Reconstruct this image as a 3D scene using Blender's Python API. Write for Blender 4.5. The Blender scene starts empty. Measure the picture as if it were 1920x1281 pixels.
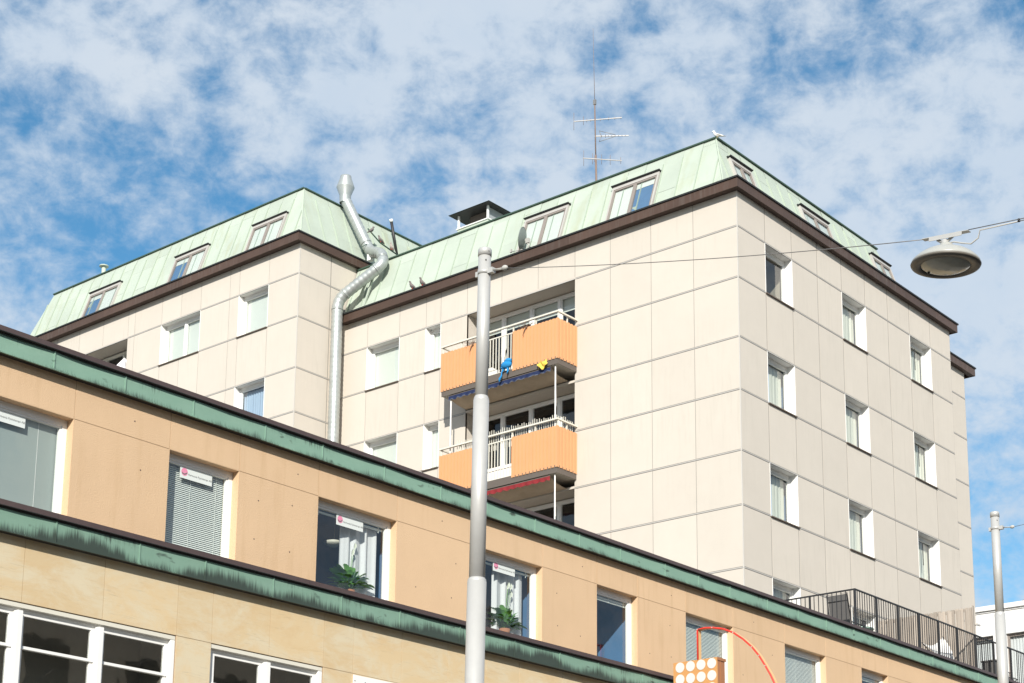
import bpy, bmesh, math, random
from mathutils import Matrix, Vector
random.seed(7)
S = bpy.context.scene
COL = S.collection
R = math.radians

# ---------------------------------------------------------------- camera
cam = bpy.data.cameras.new("camera"); cam_o = bpy.data.objects.new("camera", cam); COL.objects.link(cam_o)
cam.sensor_width = 36.0; cam.lens = 36.0*3220.77/1920.0; cam.shift_x = 0.0; cam.shift_y = (1191.617-640.5)/1920.0
cam.clip_start = 0.1; cam.clip_end = 3000
def _rot(a, b, c):
    Rz = Matrix(((math.cos(a), -math.sin(a), 0), (math.sin(a), math.cos(a), 0), (0, 0, 1)))
    base = Matrix(((1, 0, 0), (0, 0, -1), (0, 1, 0)))
    Rx = Matrix(((1, 0, 0), (0, math.cos(b), -math.sin(b)), (0, math.sin(b), math.cos(b))))
    Rr = Matrix(((math.cos(c), -math.sin(c), 0), (math.sin(c), math.cos(c), 0), (0, 0, 1)))
    return Rr @ Rx @ base @ Rz
_m = _rot(R(49.79152848), R(-12.28128458), R(0.59632606))
_M = Matrix((_m[0], -Vector(_m[1]), -Vector(_m[2]))).transposed()
cam_o.matrix_world = Matrix.Translation((0, 0, 1.7)) @ _M.to_4x4()
S.camera = cam_o

# ---------------------------------------------------------------- light, sky
SUN = Vector((-1.34, -1.0, 0.86)).normalized()          # towards the sun
sun = bpy.data.lights.new("sun", 'SUN'); sun.energy = 3.2; sun.angle = R(0.5); sun.color = (1.0, 0.955, 0.88)
sun_o = bpy.data.objects.new("sun", sun); COL.objects.link(sun_o)
sun_o.rotation_euler = SUN.to_track_quat('Z', 'Y').to_euler(); sun_o.location = (-20, -20, 40)
S.view_settings.view_transform = 'Standard'; S.view_settings.look = 'None'
S.view_settings.exposure = 0.95; S.view_settings.gamma = 1.0; S.view_settings.use_curve_mapping = False

W = bpy.data.worlds.new("World"); S.world = W; W.use_nodes = True
nt = W.node_tree; nt.nodes.clear()
def N(t, **kw):
    n = nt.nodes.new(t)
    for k, v in kw.items(): setattr(n, k, v)
    return n
def Lk(a, b): nt.links.new(a, b)
def wmath(op, a, b=None, c=None, clamp=False):
    n = N('ShaderNodeMath', operation=op, use_clamp=clamp)
    for i, v in enumerate((a, b, c)):
        if v is None: continue
        if isinstance(v, (int, float)): n.inputs[i].default_value = v
        else: Lk(v, n.inputs[i])
    return n.outputs[0]
out = N('ShaderNodeOutputWorld'); bg = N('ShaderNodeBackground'); bg.inputs[1].default_value = 0.15
sky = N('ShaderNodeTexSky'); sky.sky_type = 'NISHITA'; sky.sun_disc = False
sky.sun_elevation = math.asin(SUN.z); sky.sun_rotation = math.atan2(SUN.x, SUN.y)
sky.altitude = 0; sky.air_density = 1.0; sky.dust_density = 0.3; sky.ozone_density = 2.5
tc = N('ShaderNodeTexCoord'); sep = N('ShaderNodeSeparateXYZ'); Lk(tc.outputs['Generated'], sep.inputs[0])
zz = wmath('ADD', wmath('MAXIMUM', sep.outputs[2], 0.0), 0.22)
px = wmath('DIVIDE', sep.outputs[0], zz); py = wmath('DIVIDE', sep.outputs[1], zz)
cmb = N('ShaderNodeCombineXYZ'); Lk(px, cmb.inputs[0]); Lk(py, cmb.inputs[1])
def wnoise(scale, detail, rough, dist=0.0, loc=(0, 0, 0), rot=0.0, sc=(1, 1, 1)):
    mp = N('ShaderNodeMapping'); Lk(tc.outputs['Generated'], mp.inputs[0])
    mp.inputs['Location'].default_value = loc; mp.inputs['Rotation'].default_value = (0, 0, rot); mp.inputs['Scale'].default_value = sc
    n = N('ShaderNodeTexNoise'); Lk(mp.outputs[0], n.inputs['Vector'])
    n.inputs['Scale'].default_value = scale; n.inputs['Detail'].default_value = detail
    n.inputs['Roughness'].default_value = rough; n.inputs['Distortion'].default_value = dist
    return n.outputs[0]
big = wnoise(4.0, 2, 0.5, 0.2, (3.1, 1.7, 0), 0.5, (1, 1, 1.2))
mid = wnoise(13.0, 3.0, 0.5, 0.3, (7.3, 2.2, 0), 0.9, (1.0, 1.0, 1.35))
puff = wnoise(36.0, 7, 0.62, 0.2, (1.3, 9.2, 0), 0.9, (1.0, 1.0, 1.3))
# where the cloud sheet is thin (blue) and where it is dense, by direction in the sky
HOLES = [((.488, .758, .432), .060, .34), ((.555, .709, .436), .030, .10), ((.576, .62, .533), .030, .16), ((.783, .344, .518), .045, .30), ((.745, .408, .528), .025, .12),
         ((.878, .381, .291), .060, .26), ((.644, .634, .428), .035, .22), ((.685, .536, .493), .015, .08), ((.792, .439, .424), .030, .14),
         ((.699, .492, .519), .03, .10), ((.53, .67, .55), .03, .08)]
DENSE = [((.797, .394, .457), .060, .34), ((.641, .569, .515), .045, .14), ((.494, .707, .505), .05, .14), ((.502, .777, .38), .035, .30),
         ((.842, .396, .366), .05, .16), ((.56, .673, .484), .05, .08), ((.725, .485, .489), .03, .08)]
acc = 0.0
for lst, sg in ((HOLES, -1.0), (DENSE, 1.0)):
    for d, w, amp in lst:
        dn = N('ShaderNodeVectorMath', operation='DISTANCE'); Lk(tc.outputs['Generated'], dn.inputs[0])
        dn.inputs[1].default_value = Vector(d).normalized()
        q = wmath('DIVIDE', dn.outputs['Value'], w*1.7)
        e = wmath('POWER', 2.71828, wmath('MULTIPLY', wmath('MULTIPLY', q, q), -1.0))
        acc = wmath('ADD', acc, wmath('MULTIPLY', e, sg*amp*(.72 if sg < 0 else .55)))
dens = wmath('ADD', wmath('ADD', wmath('MULTIPLY', big, 0.40), wmath('MULTIPLY', mid, 0.66)), wmath('MULTIPLY', puff, 0.84))
fine = wnoise(95.0, 4, 0.6, 0.3, (4, 1, 7), 0.2, (1.0, 1.0, 1.4))
dens = wmath('ADD', wmath('ADD', dens, acc), wmath('MULTIPLY', wmath('SUBTRACT', fine, .5), 0.20))
mr = N('ShaderNodeMapRange'); mr.interpolation_type = 'SMOOTHSTEP'
Lk(dens, mr.inputs[0]); mr.inputs[1].default_value = 0.62; mr.inputs[2].default_value = 1.10; mr.inputs[3].default_value = 0.06; mr.inputs[4].default_value = 0.93
hs = N('ShaderNodeHueSaturation'); Lk(sky.outputs[0], hs.inputs['Color']); hs.inputs['Saturation'].default_value = 1.32; hs.inputs['Hue'].default_value = .488; hs.inputs['Value'].default_value = 0.50
cc = N('ShaderNodeMix', data_type='RGBA'); cc.inputs['A'].default_value = (1.80, 2.25, 2.80, 1); cc.inputs['B'].default_value = (2.75, 2.90, 3.05, 1)
shade = wnoise(9.0, 5, 0.6, 0.2, (2, 5, 0), 0.4); Lk(shade, cc.inputs['Factor'])
mx = N('ShaderNodeMix', data_type='RGBA'); Lk(mr.outputs[0], mx.inputs['Factor']); Lk(hs.outputs[0], mx.inputs['A']); Lk(cc.outputs['Result'], mx.inputs['B'])
Lk(mx.outputs['Result'], bg.inputs[0]); Lk(bg.outputs[0], out.inputs[0])

# ---------------------------------------------------------------- materials
def mat(name, col, rough=0.8, metal=0.0, var=0.06, vscale=3.0, bump=0.0, bscale=60.0, island=0.0, spec=0.5, stretch=(1, 1, 1), dirt=None):
    m = bpy.data.materials.new(name); m.use_nodes = True; t = m.node_tree; b = t.nodes['Principled BSDF']
    def n(ty, **kw):
        q = t.nodes.new(ty)
        for k, v in kw.items(): setattr(q, k, v)
        return q
    tcx = n('ShaderNodeTexCoord'); mp = n('ShaderNodeMapping'); t.links.new(tcx.outputs['Object'], mp.inputs[0]); mp.inputs['Scale'].default_value = stretch
    cur = None
    rgb = n('ShaderNodeRGB'); rgb.outputs[0].default_value = (*col, 1); cur = rgb.outputs[0]
    def mul(cur, fac_socket, lo, hi):
        r = n('ShaderNodeMapRange'); t.links.new(fac_socket, r.inputs[0]); r.inputs[3].default_value = lo; r.inputs[4].default_value = hi
        v = n('ShaderNodeVectorMath', operation='SCALE'); t.links.new(cur, v.inputs[0]); t.links.new(r.outputs[0], v.inputs['Scale']); return v.outputs[0]
    if var:
        no = n('ShaderNodeTexNoise'); t.links.new(mp.outputs[0], no.inputs['Vector']); no.inputs['Scale'].default_value = vscale; no.inputs['Detail'].default_value = 6; no.inputs['Roughness'].default_value = .65
        cur = mul(cur, no.outputs[0], 1-2*var, 1+2*var)
    if island:
        g = n('ShaderNodeNewGeometry'); cur = mul(cur, g.outputs['Random Per Island'], 1-island, 1+island)
    if dirt:                                    # vertical rain streaks: (colour, strength, scale)
        dc, ds, dsc = dirt
        mp2 = n('ShaderNodeMapping'); t.links.new(tcx.outputs['Object'], mp2.inputs[0]); mp2.inputs['Scale'].default_value = (dsc, dsc, dsc*0.09)
        no2 = n('ShaderNodeTexNoise'); t.links.new(mp2.outputs[0], no2.inputs['Vector']); no2.inputs['Scale'].default_value = 1.0; no2.inputs['Detail'].default_value = 5; no2.inputs['Roughness'].default_value = .6
        no3 = n('ShaderNodeTexNoise'); t.links.new(tcx.outputs['Object'], no3.inputs['Vector']); no3.inputs['Scale'].default_value = 0.35; no3.inputs['Detail'].default_value = 3
        r2 = n('ShaderNodeMapRange'); t.links.new(no2.outputs[0], r2.inputs[0]); r2.inputs[1].default_value = .5; r2.inputs[2].default_value = .72; r2.inputs[4].default_value = ds
        r3 = n('ShaderNodeMapRange'); t.links.new(no3.outputs[0], r3.inputs[0]); r3.inputs[1].default_value = .42; r3.inputs[2].default_value = .6
        mm = n('ShaderNodeMath', operation='MULTIPLY'); t.links.new(r2.outputs[0], mm.inputs[0]); t.links.new(r3.outputs[0], mm.inputs[1])
        mi = n('ShaderNodeMix', data_type='RGBA'); t.links.new(mm.outputs[0], mi.inputs['Factor']); t.links.new(cur, mi.inputs['A']); mi.inputs['B'].default_value = (*dc, 1); cur = mi.outputs['Result']
    t.links.new(cur, b.inputs['Base Color'])
    b.inputs['Roughness'].default_value = rough; b.inputs['Metallic'].default_value = metal; b.inputs['Specular IOR Level'].default_value = spec
    if bump:
        nb = n('ShaderNodeTexNoise'); t.links.new(tcx.outputs['Object'], nb.inputs['Vector']); nb.inputs['Scale'].default_value = bscale; nb.inputs['Detail'].default_value = 4
        bp = n('ShaderNodeBump'); bp.inputs['Strength'].default_value = bump; bp.inputs['Distance'].default_value = 0.01
        t.links.new(nb.outputs[0], bp.inputs['Height']); t.links.new(bp.outputs[0], b.inputs['Normal'])
    return m

def glass_mat(name, tint, refl=1.0, trans=0.85):
    m = bpy.data.materials.new(name); m.use_nodes = True; t = m.node_tree; t.nodes.clear()
    o = t.nodes.new('ShaderNodeOutputMaterial'); tr = t.nodes.new('ShaderNodeBsdfTransparent'); gl = t.nodes.new('ShaderNodeBsdfGlossy')
    mi = t.nodes.new('ShaderNodeMixShader')
    tr.inputs[0].default_value = (*[trans*c for c in tint], 1); gl.inputs['Roughness'].default_value = 0.02
    ge = t.nodes.new('ShaderNodeNewGeometry'); dt = t.nodes.new('ShaderNodeVectorMath'); dt.operation = 'DOT_PRODUCT'
    t.links.new(ge.outputs['Normal'], dt.inputs[0]); t.links.new(ge.outputs['Incoming'], dt.inputs[1])
    def mm(op, a, b):
        q = t.nodes.new('ShaderNodeMath'); q.operation = op; q.use_clamp = (op == 'MULTIPLY_ADD')
        for i, v in enumerate((a, b)):
            if isinstance(v, (int, float)): q.inputs[i].default_value = v
            else: t.links.new(v, q.inputs[i])
        return q
    ab = mm('ABSOLUTE', dt.outputs['Value'], 0); om = mm('SUBTRACT', 1.0, ab.outputs[0]); pw = mm('POWER', om.outputs[0], 4.0)
    ml = mm('MULTIPLY_ADD', pw.outputs[0], .95*refl); ml.inputs[2].default_value = .085*refl
    # faint waviness of old panes
    tcx = t.nodes.new('ShaderNodeTexCoord'); nb = t.nodes.new('ShaderNodeTexNoise'); nb.inputs['Scale'].default_value = 1.6
    bp = t.nodes.new('ShaderNodeBump'); bp.inputs['Strength'].default_value = .12; bp.inputs['Distance'].default_value = .02
    t.links.new(tcx.outputs['Object'], nb.inputs['Vector']); t.links.new(nb.outputs[0], bp.inputs['Height']); t.links.new(bp.outputs[0], gl.inputs['Normal'])
    t.links.new(ml.outputs[0], mi.inputs[0]); t.links.new(tr.outputs[0], mi.inputs[1]); t.links.new(gl.outputs[0], mi.inputs[2]); t.links.new(mi.outputs[0], o.inputs[0])
    return m

def fascia_mat(name, zbot, ztop, amount, yplane):
    """verdigris copper with dark run-off streaks growing from the lower edge and hanging from the upper one"""
    m = bpy.data.materials.new(name); m.use_nodes = True; t = m.node_tree; b = t.nodes['Principled BSDF']
    L = t.links.new; gl_ = .74 if amount > .5 else .82
    def n(ty, **kw):
        q = t.nodes.new(ty)
        for k, v in kw.items(): setattr(q, k, v)
        return q
    def mth(op, a, c=None, clamp=False):
        q = n('ShaderNodeMath', operation=op, use_clamp=clamp)
        for i, v in enumerate((a, c)):
            if v is None: continue
            if isinstance(v, (int, float)): q.inputs[i].default_value = v
            else: L(v, q.inputs[i])
        return q.outputs[0]
    tcx = n('ShaderNodeTexCoord'); sp = n('ShaderNodeSeparateXYZ'); L(tcx.outputs['Object'], sp.inputs[0])
    h = mth('DIVIDE', mth('SUBTRACT', sp.outputs[2], zbot), ztop-zbot)          # 0 bottom .. 1 top
    def nz(sx, sz, det=4, rough=.6, off=0):
        mp = n('ShaderNodeMapping'); L(tcx.outputs['Object'], mp.inputs[0]); mp.inputs['Scale'].default_value = (sx, 0, sz); mp.inputs['Location'].default_value = (off, 0, off)
        q = n('ShaderNodeTexNoise'); L(mp.outputs[0], q.inputs['Vector']); q.inputs['Scale'].default_value = 1; q.inputs['Detail'].default_value = det; q.inputs['Roughness'].default_value = rough
        return q.outputs[0]
    fine = nz(45, 2.0, 3); lowf = nz(.9, .2, 3, .6, 3.3); midf = nz(6, 1, 3, .6, 7.7); blot = nz(3, 6, 5, .7, 1.7)
    # streak height varies along the ledge
    fine2 = nz(110, 3.0, 2, .5, 5.1)
    base = mth('ADD', mth('MULTIPLY', mth('SUBTRACT', lowf, .5), .8+2.0*amount), -.22+.62*amount)
    jit = mth('ADD', mth('MULTIPLY', mth('SUBTRACT', fine, .5), .80), mth('ADD', mth('MULTIPLY', mth('SUBTRACT', midf, .5), .45), mth('MULTIPLY', mth('SUBTRACT', fine2, .5), .45)))
    d = mth('SUBTRACT', mth('ADD', base, jit), h)
    r = n('ShaderNodeMapRange'); r.interpolation_type = 'SMOOTHSTEP'; L(d, r.inputs[0]); r.inputs[1].default_value = -.30; r.inputs[2].default_value = .24; r.inputs[3].default_value = 0; r.inputs[4].default_value = .92
    # hanging streaks from the top in places
    gate = n('ShaderNodeMapRange'); L(nz(1.1, .2, 4, .7, 11.9), gate.inputs[0]); gate.inputs[1].default_value = .52; gate.inputs[2].default_value = .62
    d2 = mth('SUBTRACT', mth('ADD', h, mth('MULTIPLY', mth('SUBTRACT', fine, .5), 2.0)), .72)
    r2 = n('ShaderNodeMapRange'); L(d2, r2.inputs[0]); r2.inputs[1].default_value = 0; r2.inputs[2].default_value = .25; r2.inputs[4].default_value = .85
    hang = mth('MULTIPLY', gate.outputs[0], r2.outputs[0])
    bl = n('ShaderNodeMapRange'); L(nz(2.6, 5.5, 3, .55, 21.0), bl.inputs[0]); bl.inputs[1].default_value = .62; bl.inputs[2].default_value = .69; bl.inputs[4].default_value = .8
    dark = mth('MAXIMUM', mth('MAXIMUM', r.outputs[0], hang), bl.outputs[0])
    c1 = n('ShaderNodeMix', data_type='RGBA'); L(blot, c1.inputs['Factor']); c1.inputs['A'].default_value = (*[q*gl_ for q in (.17, .33, .235)], 1); c1.inputs['B'].default_value = (*[q*gl_ for q in (.34, .49, .39)], 1)
    c2 = n('ShaderNodeMix', data_type='RGBA'); L(fine, c2.inputs['Factor']); L(c1.outputs['Result'], c2.inputs['A']); c2.inputs['B'].default_value = (.24*gl_, .40*gl_, .31*gl_, 1)
    c3 = n('ShaderNodeMix', data_type='RGBA'); L(dark, c3.inputs['Factor']); L(c2.outputs['Result'], c3.inputs['A']); c3.inputs['B'].default_value = (.028, .036, .03, 1)
    L(c3.outputs['Result'], b.inputs['Base Color']); b.inputs['Roughness'].default_value = .6; b.inputs['Specular IOR Level'].default_value = .35
    return m

M = dict(
    panel=mat("concrete_panel", (.565, .514, .446), .85, var=.03, vscale=1.3, bump=.3, bscale=55, island=.025, dirt=((.40, .37, .31), .24, 13.0), spec=.3),
    joint=mat("panel_joint", (.27, .25, .225), .8, var=.05),
    strip=mat("joint_strip", (.47, .45, .42), .5, var=.03),
    zinc=mat("zinc_frame", (.44, .42, .39), .5),
    sillbrown=mat("sill_sheet", (.12, .09, .07), .5),
    tan=mat("tan_render", (.62, .435, .272), .9, var=.04, vscale=1.2, bump=.5, bscale=70, island=.03, dirt=((.45, .29, .15), .35, 7.0), spec=.25),
    tanjoint=mat("tan_joint", (.40, .285, .18), .9, var=.05),
    white=mat("white_paint", (.80, .79, .76), .45, var=.015),
    cream=mat("cream_paint", (.66, .63, .54), .5, var=.02),
    browncop=mat("brown_copper", (.078, .047, .034), .5, var=.14, vscale=2.0, island=.12, spec=.4, dirt=((.17, .15, .13), .5, 16.0)),
    browntrim=mat("dark_brown_flashing", (.075, .050, .047), .45, var=.12, vscale=5, spec=.5),
    blackedge=mat("black_edge", (.018, .019, .019), .6, var=.05),
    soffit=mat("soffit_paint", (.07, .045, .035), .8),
    roof=mat("pale_verdigris_roof", (.42, .475, .40), .62, var=.08, vscale=.9, island=.05, spec=.3, dirt=((.34, .35, .20), .6, 3.4), bump=.5, bscale=2.2),
    seam=mat("verdigris_seam", (.37, .43, .35), .6, var=.08),
    edge=mat("roof_edge_copper", (.045, .085, .06), .6, var=.1),
    orange=mat("orange_sheet", (.62, .32, .155), .55, var=.035, vscale=2, spec=.3, dirt=((.45, .24, .12), .3, 12.0)),
    concrete=mat("balcony_concrete", (.40, .37, .32), .9, var=.08, vscale=4),
    shaded=mat("shaded_slab_edge", (.12, .10, .085), .9),  # darker copy of the concrete, with shade put into its colour
    glass=glass_mat("clear_glass", (.94, .98, .97), 1.0, .93),
    glasslow=glass_mat("lower_glass", (.88, .92, .90), 2.6),
    interior=mat("dark_interior", (.045, .05, .055), .95, var=.1),
    interior_skyblue=mat("sky_reflection_interior", (.08, .18, .34), .95, var=.1),  # room colour carries the sky's blue reflection in the panes
    interiorbrown=mat("brown_interior", (.34, .30, .24), .95, var=.15, vscale=1.2),
    blind=mat("pale_blind", (.68, .69, .64), .8, var=.02),
    greyblind=mat("grey_blind", (.36, .40, .38), .8, var=.02, stretch=(.2, 1, 30)),
    slat=mat("blind_slat", (.84, .86, .82), .5, var=0),
    curtain=mat("curtain_cloth", (.70, .69, .70), .95, var=.02),
    bluecloth_and_shade=mat("blue_cloth_and_shade", (.36, .45, .58), .95, var=.03),  # also paints the jamb's shadow on the right face's cream curtains
    creamcurtain=mat("cream_curtain", (.62, .61, .53), .95, var=.03),
    pole=mat("galvanised_pole", (.46, .455, .435), .42, metal=.15, var=.06, vscale=5),
    galv=mat("galvanised_duct", (.43, .455, .44), .40, metal=.5, var=.12, vscale=4),
    black=mat("black_iron", (.022, .021, .022), .5, var=.05),
    darkgrey=mat("dark_mesh_fabric", (.10, .095, .09), .8, var=.08),
    lampwhite=mat("lamp_enamel", (.37, .37, .34), .35, var=.03),
    lampdark=mat("lamp_underside", (.14, .125, .105), .5, var=.06),
    lampglass=mat("lamp_diffuser", (.38, .375, .32), .12, var=.12, vscale=7),
    wire=mat("steel_wire", (.22, .21, .20), .5, metal=.5),
    cable=mat("white_cable", (.42, .41, .38), .6),
    red=mat("red_tube", (.75, .045, .03), .35, var=.02),
    signorange=mat("sign_face", (.52, .27, .10), .45, var=.02),
    signside=mat("sign_side", (.36, .155, .065), .45, var=.03),
    signtan=mat("sign_ribbon", (.66, .42, .20), .6),
    wood=mat("weathered_boards", (.34, .295, .25), .85, var=.14, vscale=3, island=.22, stretch=(6, 6, .7), bump=.2, bscale=20),
    bird=mat("pigeon_feather", (.16, .135, .13), .8, var=.25, vscale=14),
    birdlight=mat("gull_white", (.85, .84, .80), .8, var=.02),
    birdwing=mat("gull_grey_wing", (.42, .40, .36), .8, var=.05),
    pinkish=mat("pale_pigeon_feather", (.40, .34, .31), .8, var=.3, vscale=16),
    plush=mat("blue_plush", (.015, .22, .50), .95, var=.12, vscale=20),
    yellow=mat("yellow_cloth", (.80, .55, .09), .9, var=.06),
    discwhite=mat("disc_white", (.60, .60, .585), .4, var=.02),
    trimlight=mat("corner_trim", (.53, .50, .45), .6, var=.03),
    hemgrey=mat("hem_grey", (.10, .12, .17), .9),
    navy=mat("navy_stripe", (.010, .020, .07), .9, var=.2, vscale=30),
    crimson=mat("crimson_cloth", (.22, .016, .02), .9, var=.15, vscale=10),
    awn=mat("awning_canvas", (.50, .40, .29), .95, var=.10, vscale=5),
    leaf=mat("leaf_green", (.10, .25, .045), .45, var=.25, vscale=9, island=.35),
    spathe=mat("white_spathe", (.75, .76, .62), .6),
    pot=mat("clay_pot", (.38, .16, .08), .8),
    sticker=mat("sticker_white", (.66, .70, .68), .6, var=.01),
    ink=mat("sticker_ink", (.13, .13, .13), .7, var=0),
    pink=mat("sticker_pink", (.70, .25, .38), .6, var=.03),
    dish=mat("dish_grey", (.17, .20, .19), .45, var=.04),
    asphalt=mat("asphalt", (.05, .05, .052), .9, var=.1, vscale=8, bump=.3, bscale=120),
    paving=mat("paving", (.24, .23, .215), .9, var=.1, vscale=3),
    kerb=mat("kerb_granite", (.30, .29, .28), .85, var=.1),
    ground=mat("ground", (.16, .16, .15), .95, var=.1, vscale=.3),
    farwhite=mat("white_plaster", (.76, .75, .73), .8, var=.02),
    mint=mat("mint_plastic", (.40, .58, .47), .5),
    opp=mat("brick_brown", (.50, .42, .33), .9, var=.1),
    twig=mat("dry_twig", (.14, .08, .05), .9),
    antenna=mat("antenna_metal", (.24, .235, .23), .5, metal=.3),
    mast=mat("rusty_mast", (.20, .145, .12), .7, var=.2, vscale=6),
)
# sandstone: bedded grain, paler bleached middles, darker ochre near the top of each slab
def sandstone():
    m = mat("sandstone", (.59, .455, .275), .85, var=.0, island=.035, spec=.25, bump=.2, bscale=70)
    t = m.node_tree; b = t.nodes['Principled BSDF']; src = b.inputs['Base Color'].links[0].from_socket
    def n(ty): return t.nodes.new(ty)
    tcx = n('ShaderNodeTexCoord')
    def layer(cur, scale, sc, lo, hi, col, amt, det=6):
        mp = n('ShaderNodeMapping'); t.links.new(tcx.outputs['Object'], mp.inputs[0]); mp.inputs['Scale'].default_value = sc; mp.inputs['Rotation'].default_value = (0, R(7), 0)
        no = n('ShaderNodeTexNoise'); t.links.new(mp.outputs[0], no.inputs['Vector']); no.inputs['Scale'].default_value = scale; no.inputs['Detail'].default_value = det; no.inputs['Roughness'].default_value = .68; no.inputs['Distortion'].default_value = .5
        r = n('ShaderNodeMapRange'); t.links.new(no.outputs[0], r.inputs[0]); r.inputs[1].default_value = lo; r.inputs[2].default_value = hi; r.inputs[4].default_value = amt
        mi = n('ShaderNodeMix'); mi.data_type = 'RGBA'; t.links.new(r.outputs[0], mi.inputs['Factor']); t.links.new(cur, mi.inputs['A']); mi.inputs['B'].default_value = (*col, 1); return mi.outputs['Result']
    c = layer(src, 1.1, (1, 1, 1.8), .42, .60, (.60, .52, .37), .9)
    c = layer(c, 2.2, (.8, 1, 1.7), .50, .70, (.55, .38, .20), .5)
    c = layer(c, 6.0, (.5, 1, 9), .58, .72, (.30, .25, .19), .4)
    t.links.new(c, b.inputs['Base Color']); return m
M['sand'] = sandstone()

# ---------------------------------------------------------------- mesh helpers
WL = {}
class MB:
    def __init__(s): s.v = []; s.f = []; s.sm = []; s.mi = []; s.cur = 0
    def add(s, vs, fs, smooth=False):
        o = len(s.v); s.v += [tuple(v) for v in vs]; s.f += [tuple(i+o for i in f) for f in fs]; s.sm += [smooth]*len(fs); s.mi += [s.cur]*len(fs); return s
    def fbox(s, F, a0, a1, b0, b1, c0, c1):
        O, A, B, Cc = F
        vs = [O+A*a+B*b+Cc*c for c in (c0, c1) for b in (b0, b1) for a in (a0, a1)]
        fs = [(0, 2, 3, 1), (4, 5, 7, 6), (0, 1, 5, 4), (2, 6, 7, 3), (0, 4, 6, 2), (1, 3, 7, 5)]
        if A.cross(B).dot(Cc)*(a1-a0)*(b1-b0)*(c1-c0) < 0: fs = [tuple(reversed(f)) for f in fs]
        return s.add(vs, fs)
    def box(s, x0, x1, y0, y1, z0, z1): return s.fbox(WF, x0, x1, y0, y1, z0, z1)
    def quad(s, a, b, c, d): return s.add([a, b, c, d], [(0, 1, 2, 3)])
    def bar(s, p, q, w, h=None, up=Vector((0, 0, 1))):
        p = Vector(p); q = Vector(q); d = q-p; L = d.length; d = d/L; h = h or w
        u = d.cross(up)
        if u.length < 1e-4: u = d.cross(Vector((1, 0, 0)))
        u.normalize(); v = u.cross(d)
        return s.fbox((p, d, u, v), 0, L, -w/2, w/2, -h/2, h/2)
    def tube(s, pts, r, n=10, caps=True, smooth=True):
        pts = [Vector(p) for p in pts]; rs = r if isinstance(r, (list, tuple)) else [r]*len(pts)
        vs = []; fs = []; u = None
        for i, p in enumerate(pts):
            d = (pts[min(i+1, len(pts)-1)]-pts[max(i-1, 0)]).normalized()
            if u is None:
                u = d.cross(Vector((0, 0, 1)))
                if u.length < 1e-3: u = d.cross(Vector((1, 0, 0)))
            u = (u-d*u.dot(d)).normalized(); w = d.cross(u)
            for k in range(n):
                a = 2*math.pi*k/n; vs.append(p+(u*math.cos(a)+w*math.sin(a))*rs[i])
        for i in range(len(pts)-1):
            for k in range(n):
                k2 = (k+1) % n; fs.append((i*n+k, i*n+k2, (i+1)*n+k2, (i+1)*n+k))
        o = len(s.v); s.add(vs, fs, smooth)
        if caps: s.f += [tuple(o+k for k in range(n-1, -1, -1)), tuple(o+(len(pts)-1)*n+k for k in range(n))]; s.sm += [False, False]; s.mi += [s.cur]*2
        return s
    def lathe(s, o, prof, n=32, ax=None):
        """prof: (radius, height) along ax"""
        o = Vector(o); ax = (ax or Vector((0, 0, 1))).normalized(); u = ax.cross(Vector((1, 0, 0)))
        if u.length < 1e-3: u = ax.cross(Vector((0, 1, 0)))
        u.normalize(); w = ax.cross(u); vs = []; fs = []
        for r, h in prof:
            for k in range(n):
                a = 2*math.pi*k/n; vs.append(o+ax*h+(u*math.cos(a)+w*math.sin(a))*r)
        for i in range(len(prof)-1):
            for k in range(n):
                k2 = (k+1) % n; fs.append((i*n+k, i*n+k2, (i+1)*n+k2, (i+1)*n+k))
        return s.add(vs, fs, True)
    def ball(s, c, r, sc=(1, 1, 1), n=12, rot=None):
        c = Vector(c); vs = []; fs = []; m = n//2+1
        for i in range(m):
            th = math.pi*i/(m-1)
            for k in range(n):
                ph = 2*math.pi*k/n
                v = Vector((math.sin(th)*math.cos(ph)*sc[0], math.sin(th)*math.sin(ph)*sc[1], math.cos(th)*sc[2]))*r
                if rot: v = rot @ v
                vs.append(c+v)
        for i in range(m-1):
            for k in range(n):
                k2 = (k+1) % n; fs.append((i*n+k, (i+1)*n+k, (i+1)*n+k2, i*n+k2))
        return s.add(vs, fs, True)
    def build(s, name, m, parent=None, origin=None):
        me = bpy.data.meshes.new(name)
        off = WL.get(parent.name, Vector()) if parent else Vector(origin or (0, 0, 0))
        me.from_pydata([tuple(Vector(v)-off) for v in s.v], [], s.f); me.update()
        me.polygons.foreach_set('use_smooth', s.sm)
        for q in (m if isinstance(m, (list, tuple)) else [m]): me.materials.append(q if not isinstance(q, str) else M[q])
        if isinstance(m, (list, tuple)): me.polygons.foreach_set('material_index', s.mi)
        o = bpy.data.objects.new(name, me); COL.objects.link(o)
        if parent: o.parent = parent
        else: o.location = off
        WL[o.name] = off
        return o
WF = (Vector((0, 0, 0)), Vector((1, 0, 0)), Vector((0, 1, 0)), Vector((0, 0, 1)))
def FR(axis, c):
    """facade frame: a = along the wall, b = up, c = inwards"""
    if axis == 'L': return (Vector((c, 0, 0)), Vector((0, 1, 0)), Vector((0, 0, 1)), Vector((1, 0, 0)))
    return (Vector((0, c, 0)), Vector((1, 0, 0)), Vector((0, 0, 1)), Vector((0, 1, 0)))
def tag(o, label=None, cat=None, group=None, kind=None):
    if label: o['label'] = label
    if cat: o['category'] = cat
    if group: o['group'] = group
    if kind: o['kind'] = kind
    return o
def thing(name, loc, label, cat, group=None, kind=None):
    o = bpy.data.objects.new(name, None); COL.objects.link(o); o.location = loc; WL[o.name] = Vector(loc); o.empty_display_size = .2
    return tag(o, label, cat, group, kind)
def smooth_by_angle(o, deg=35):
    pass

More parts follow.
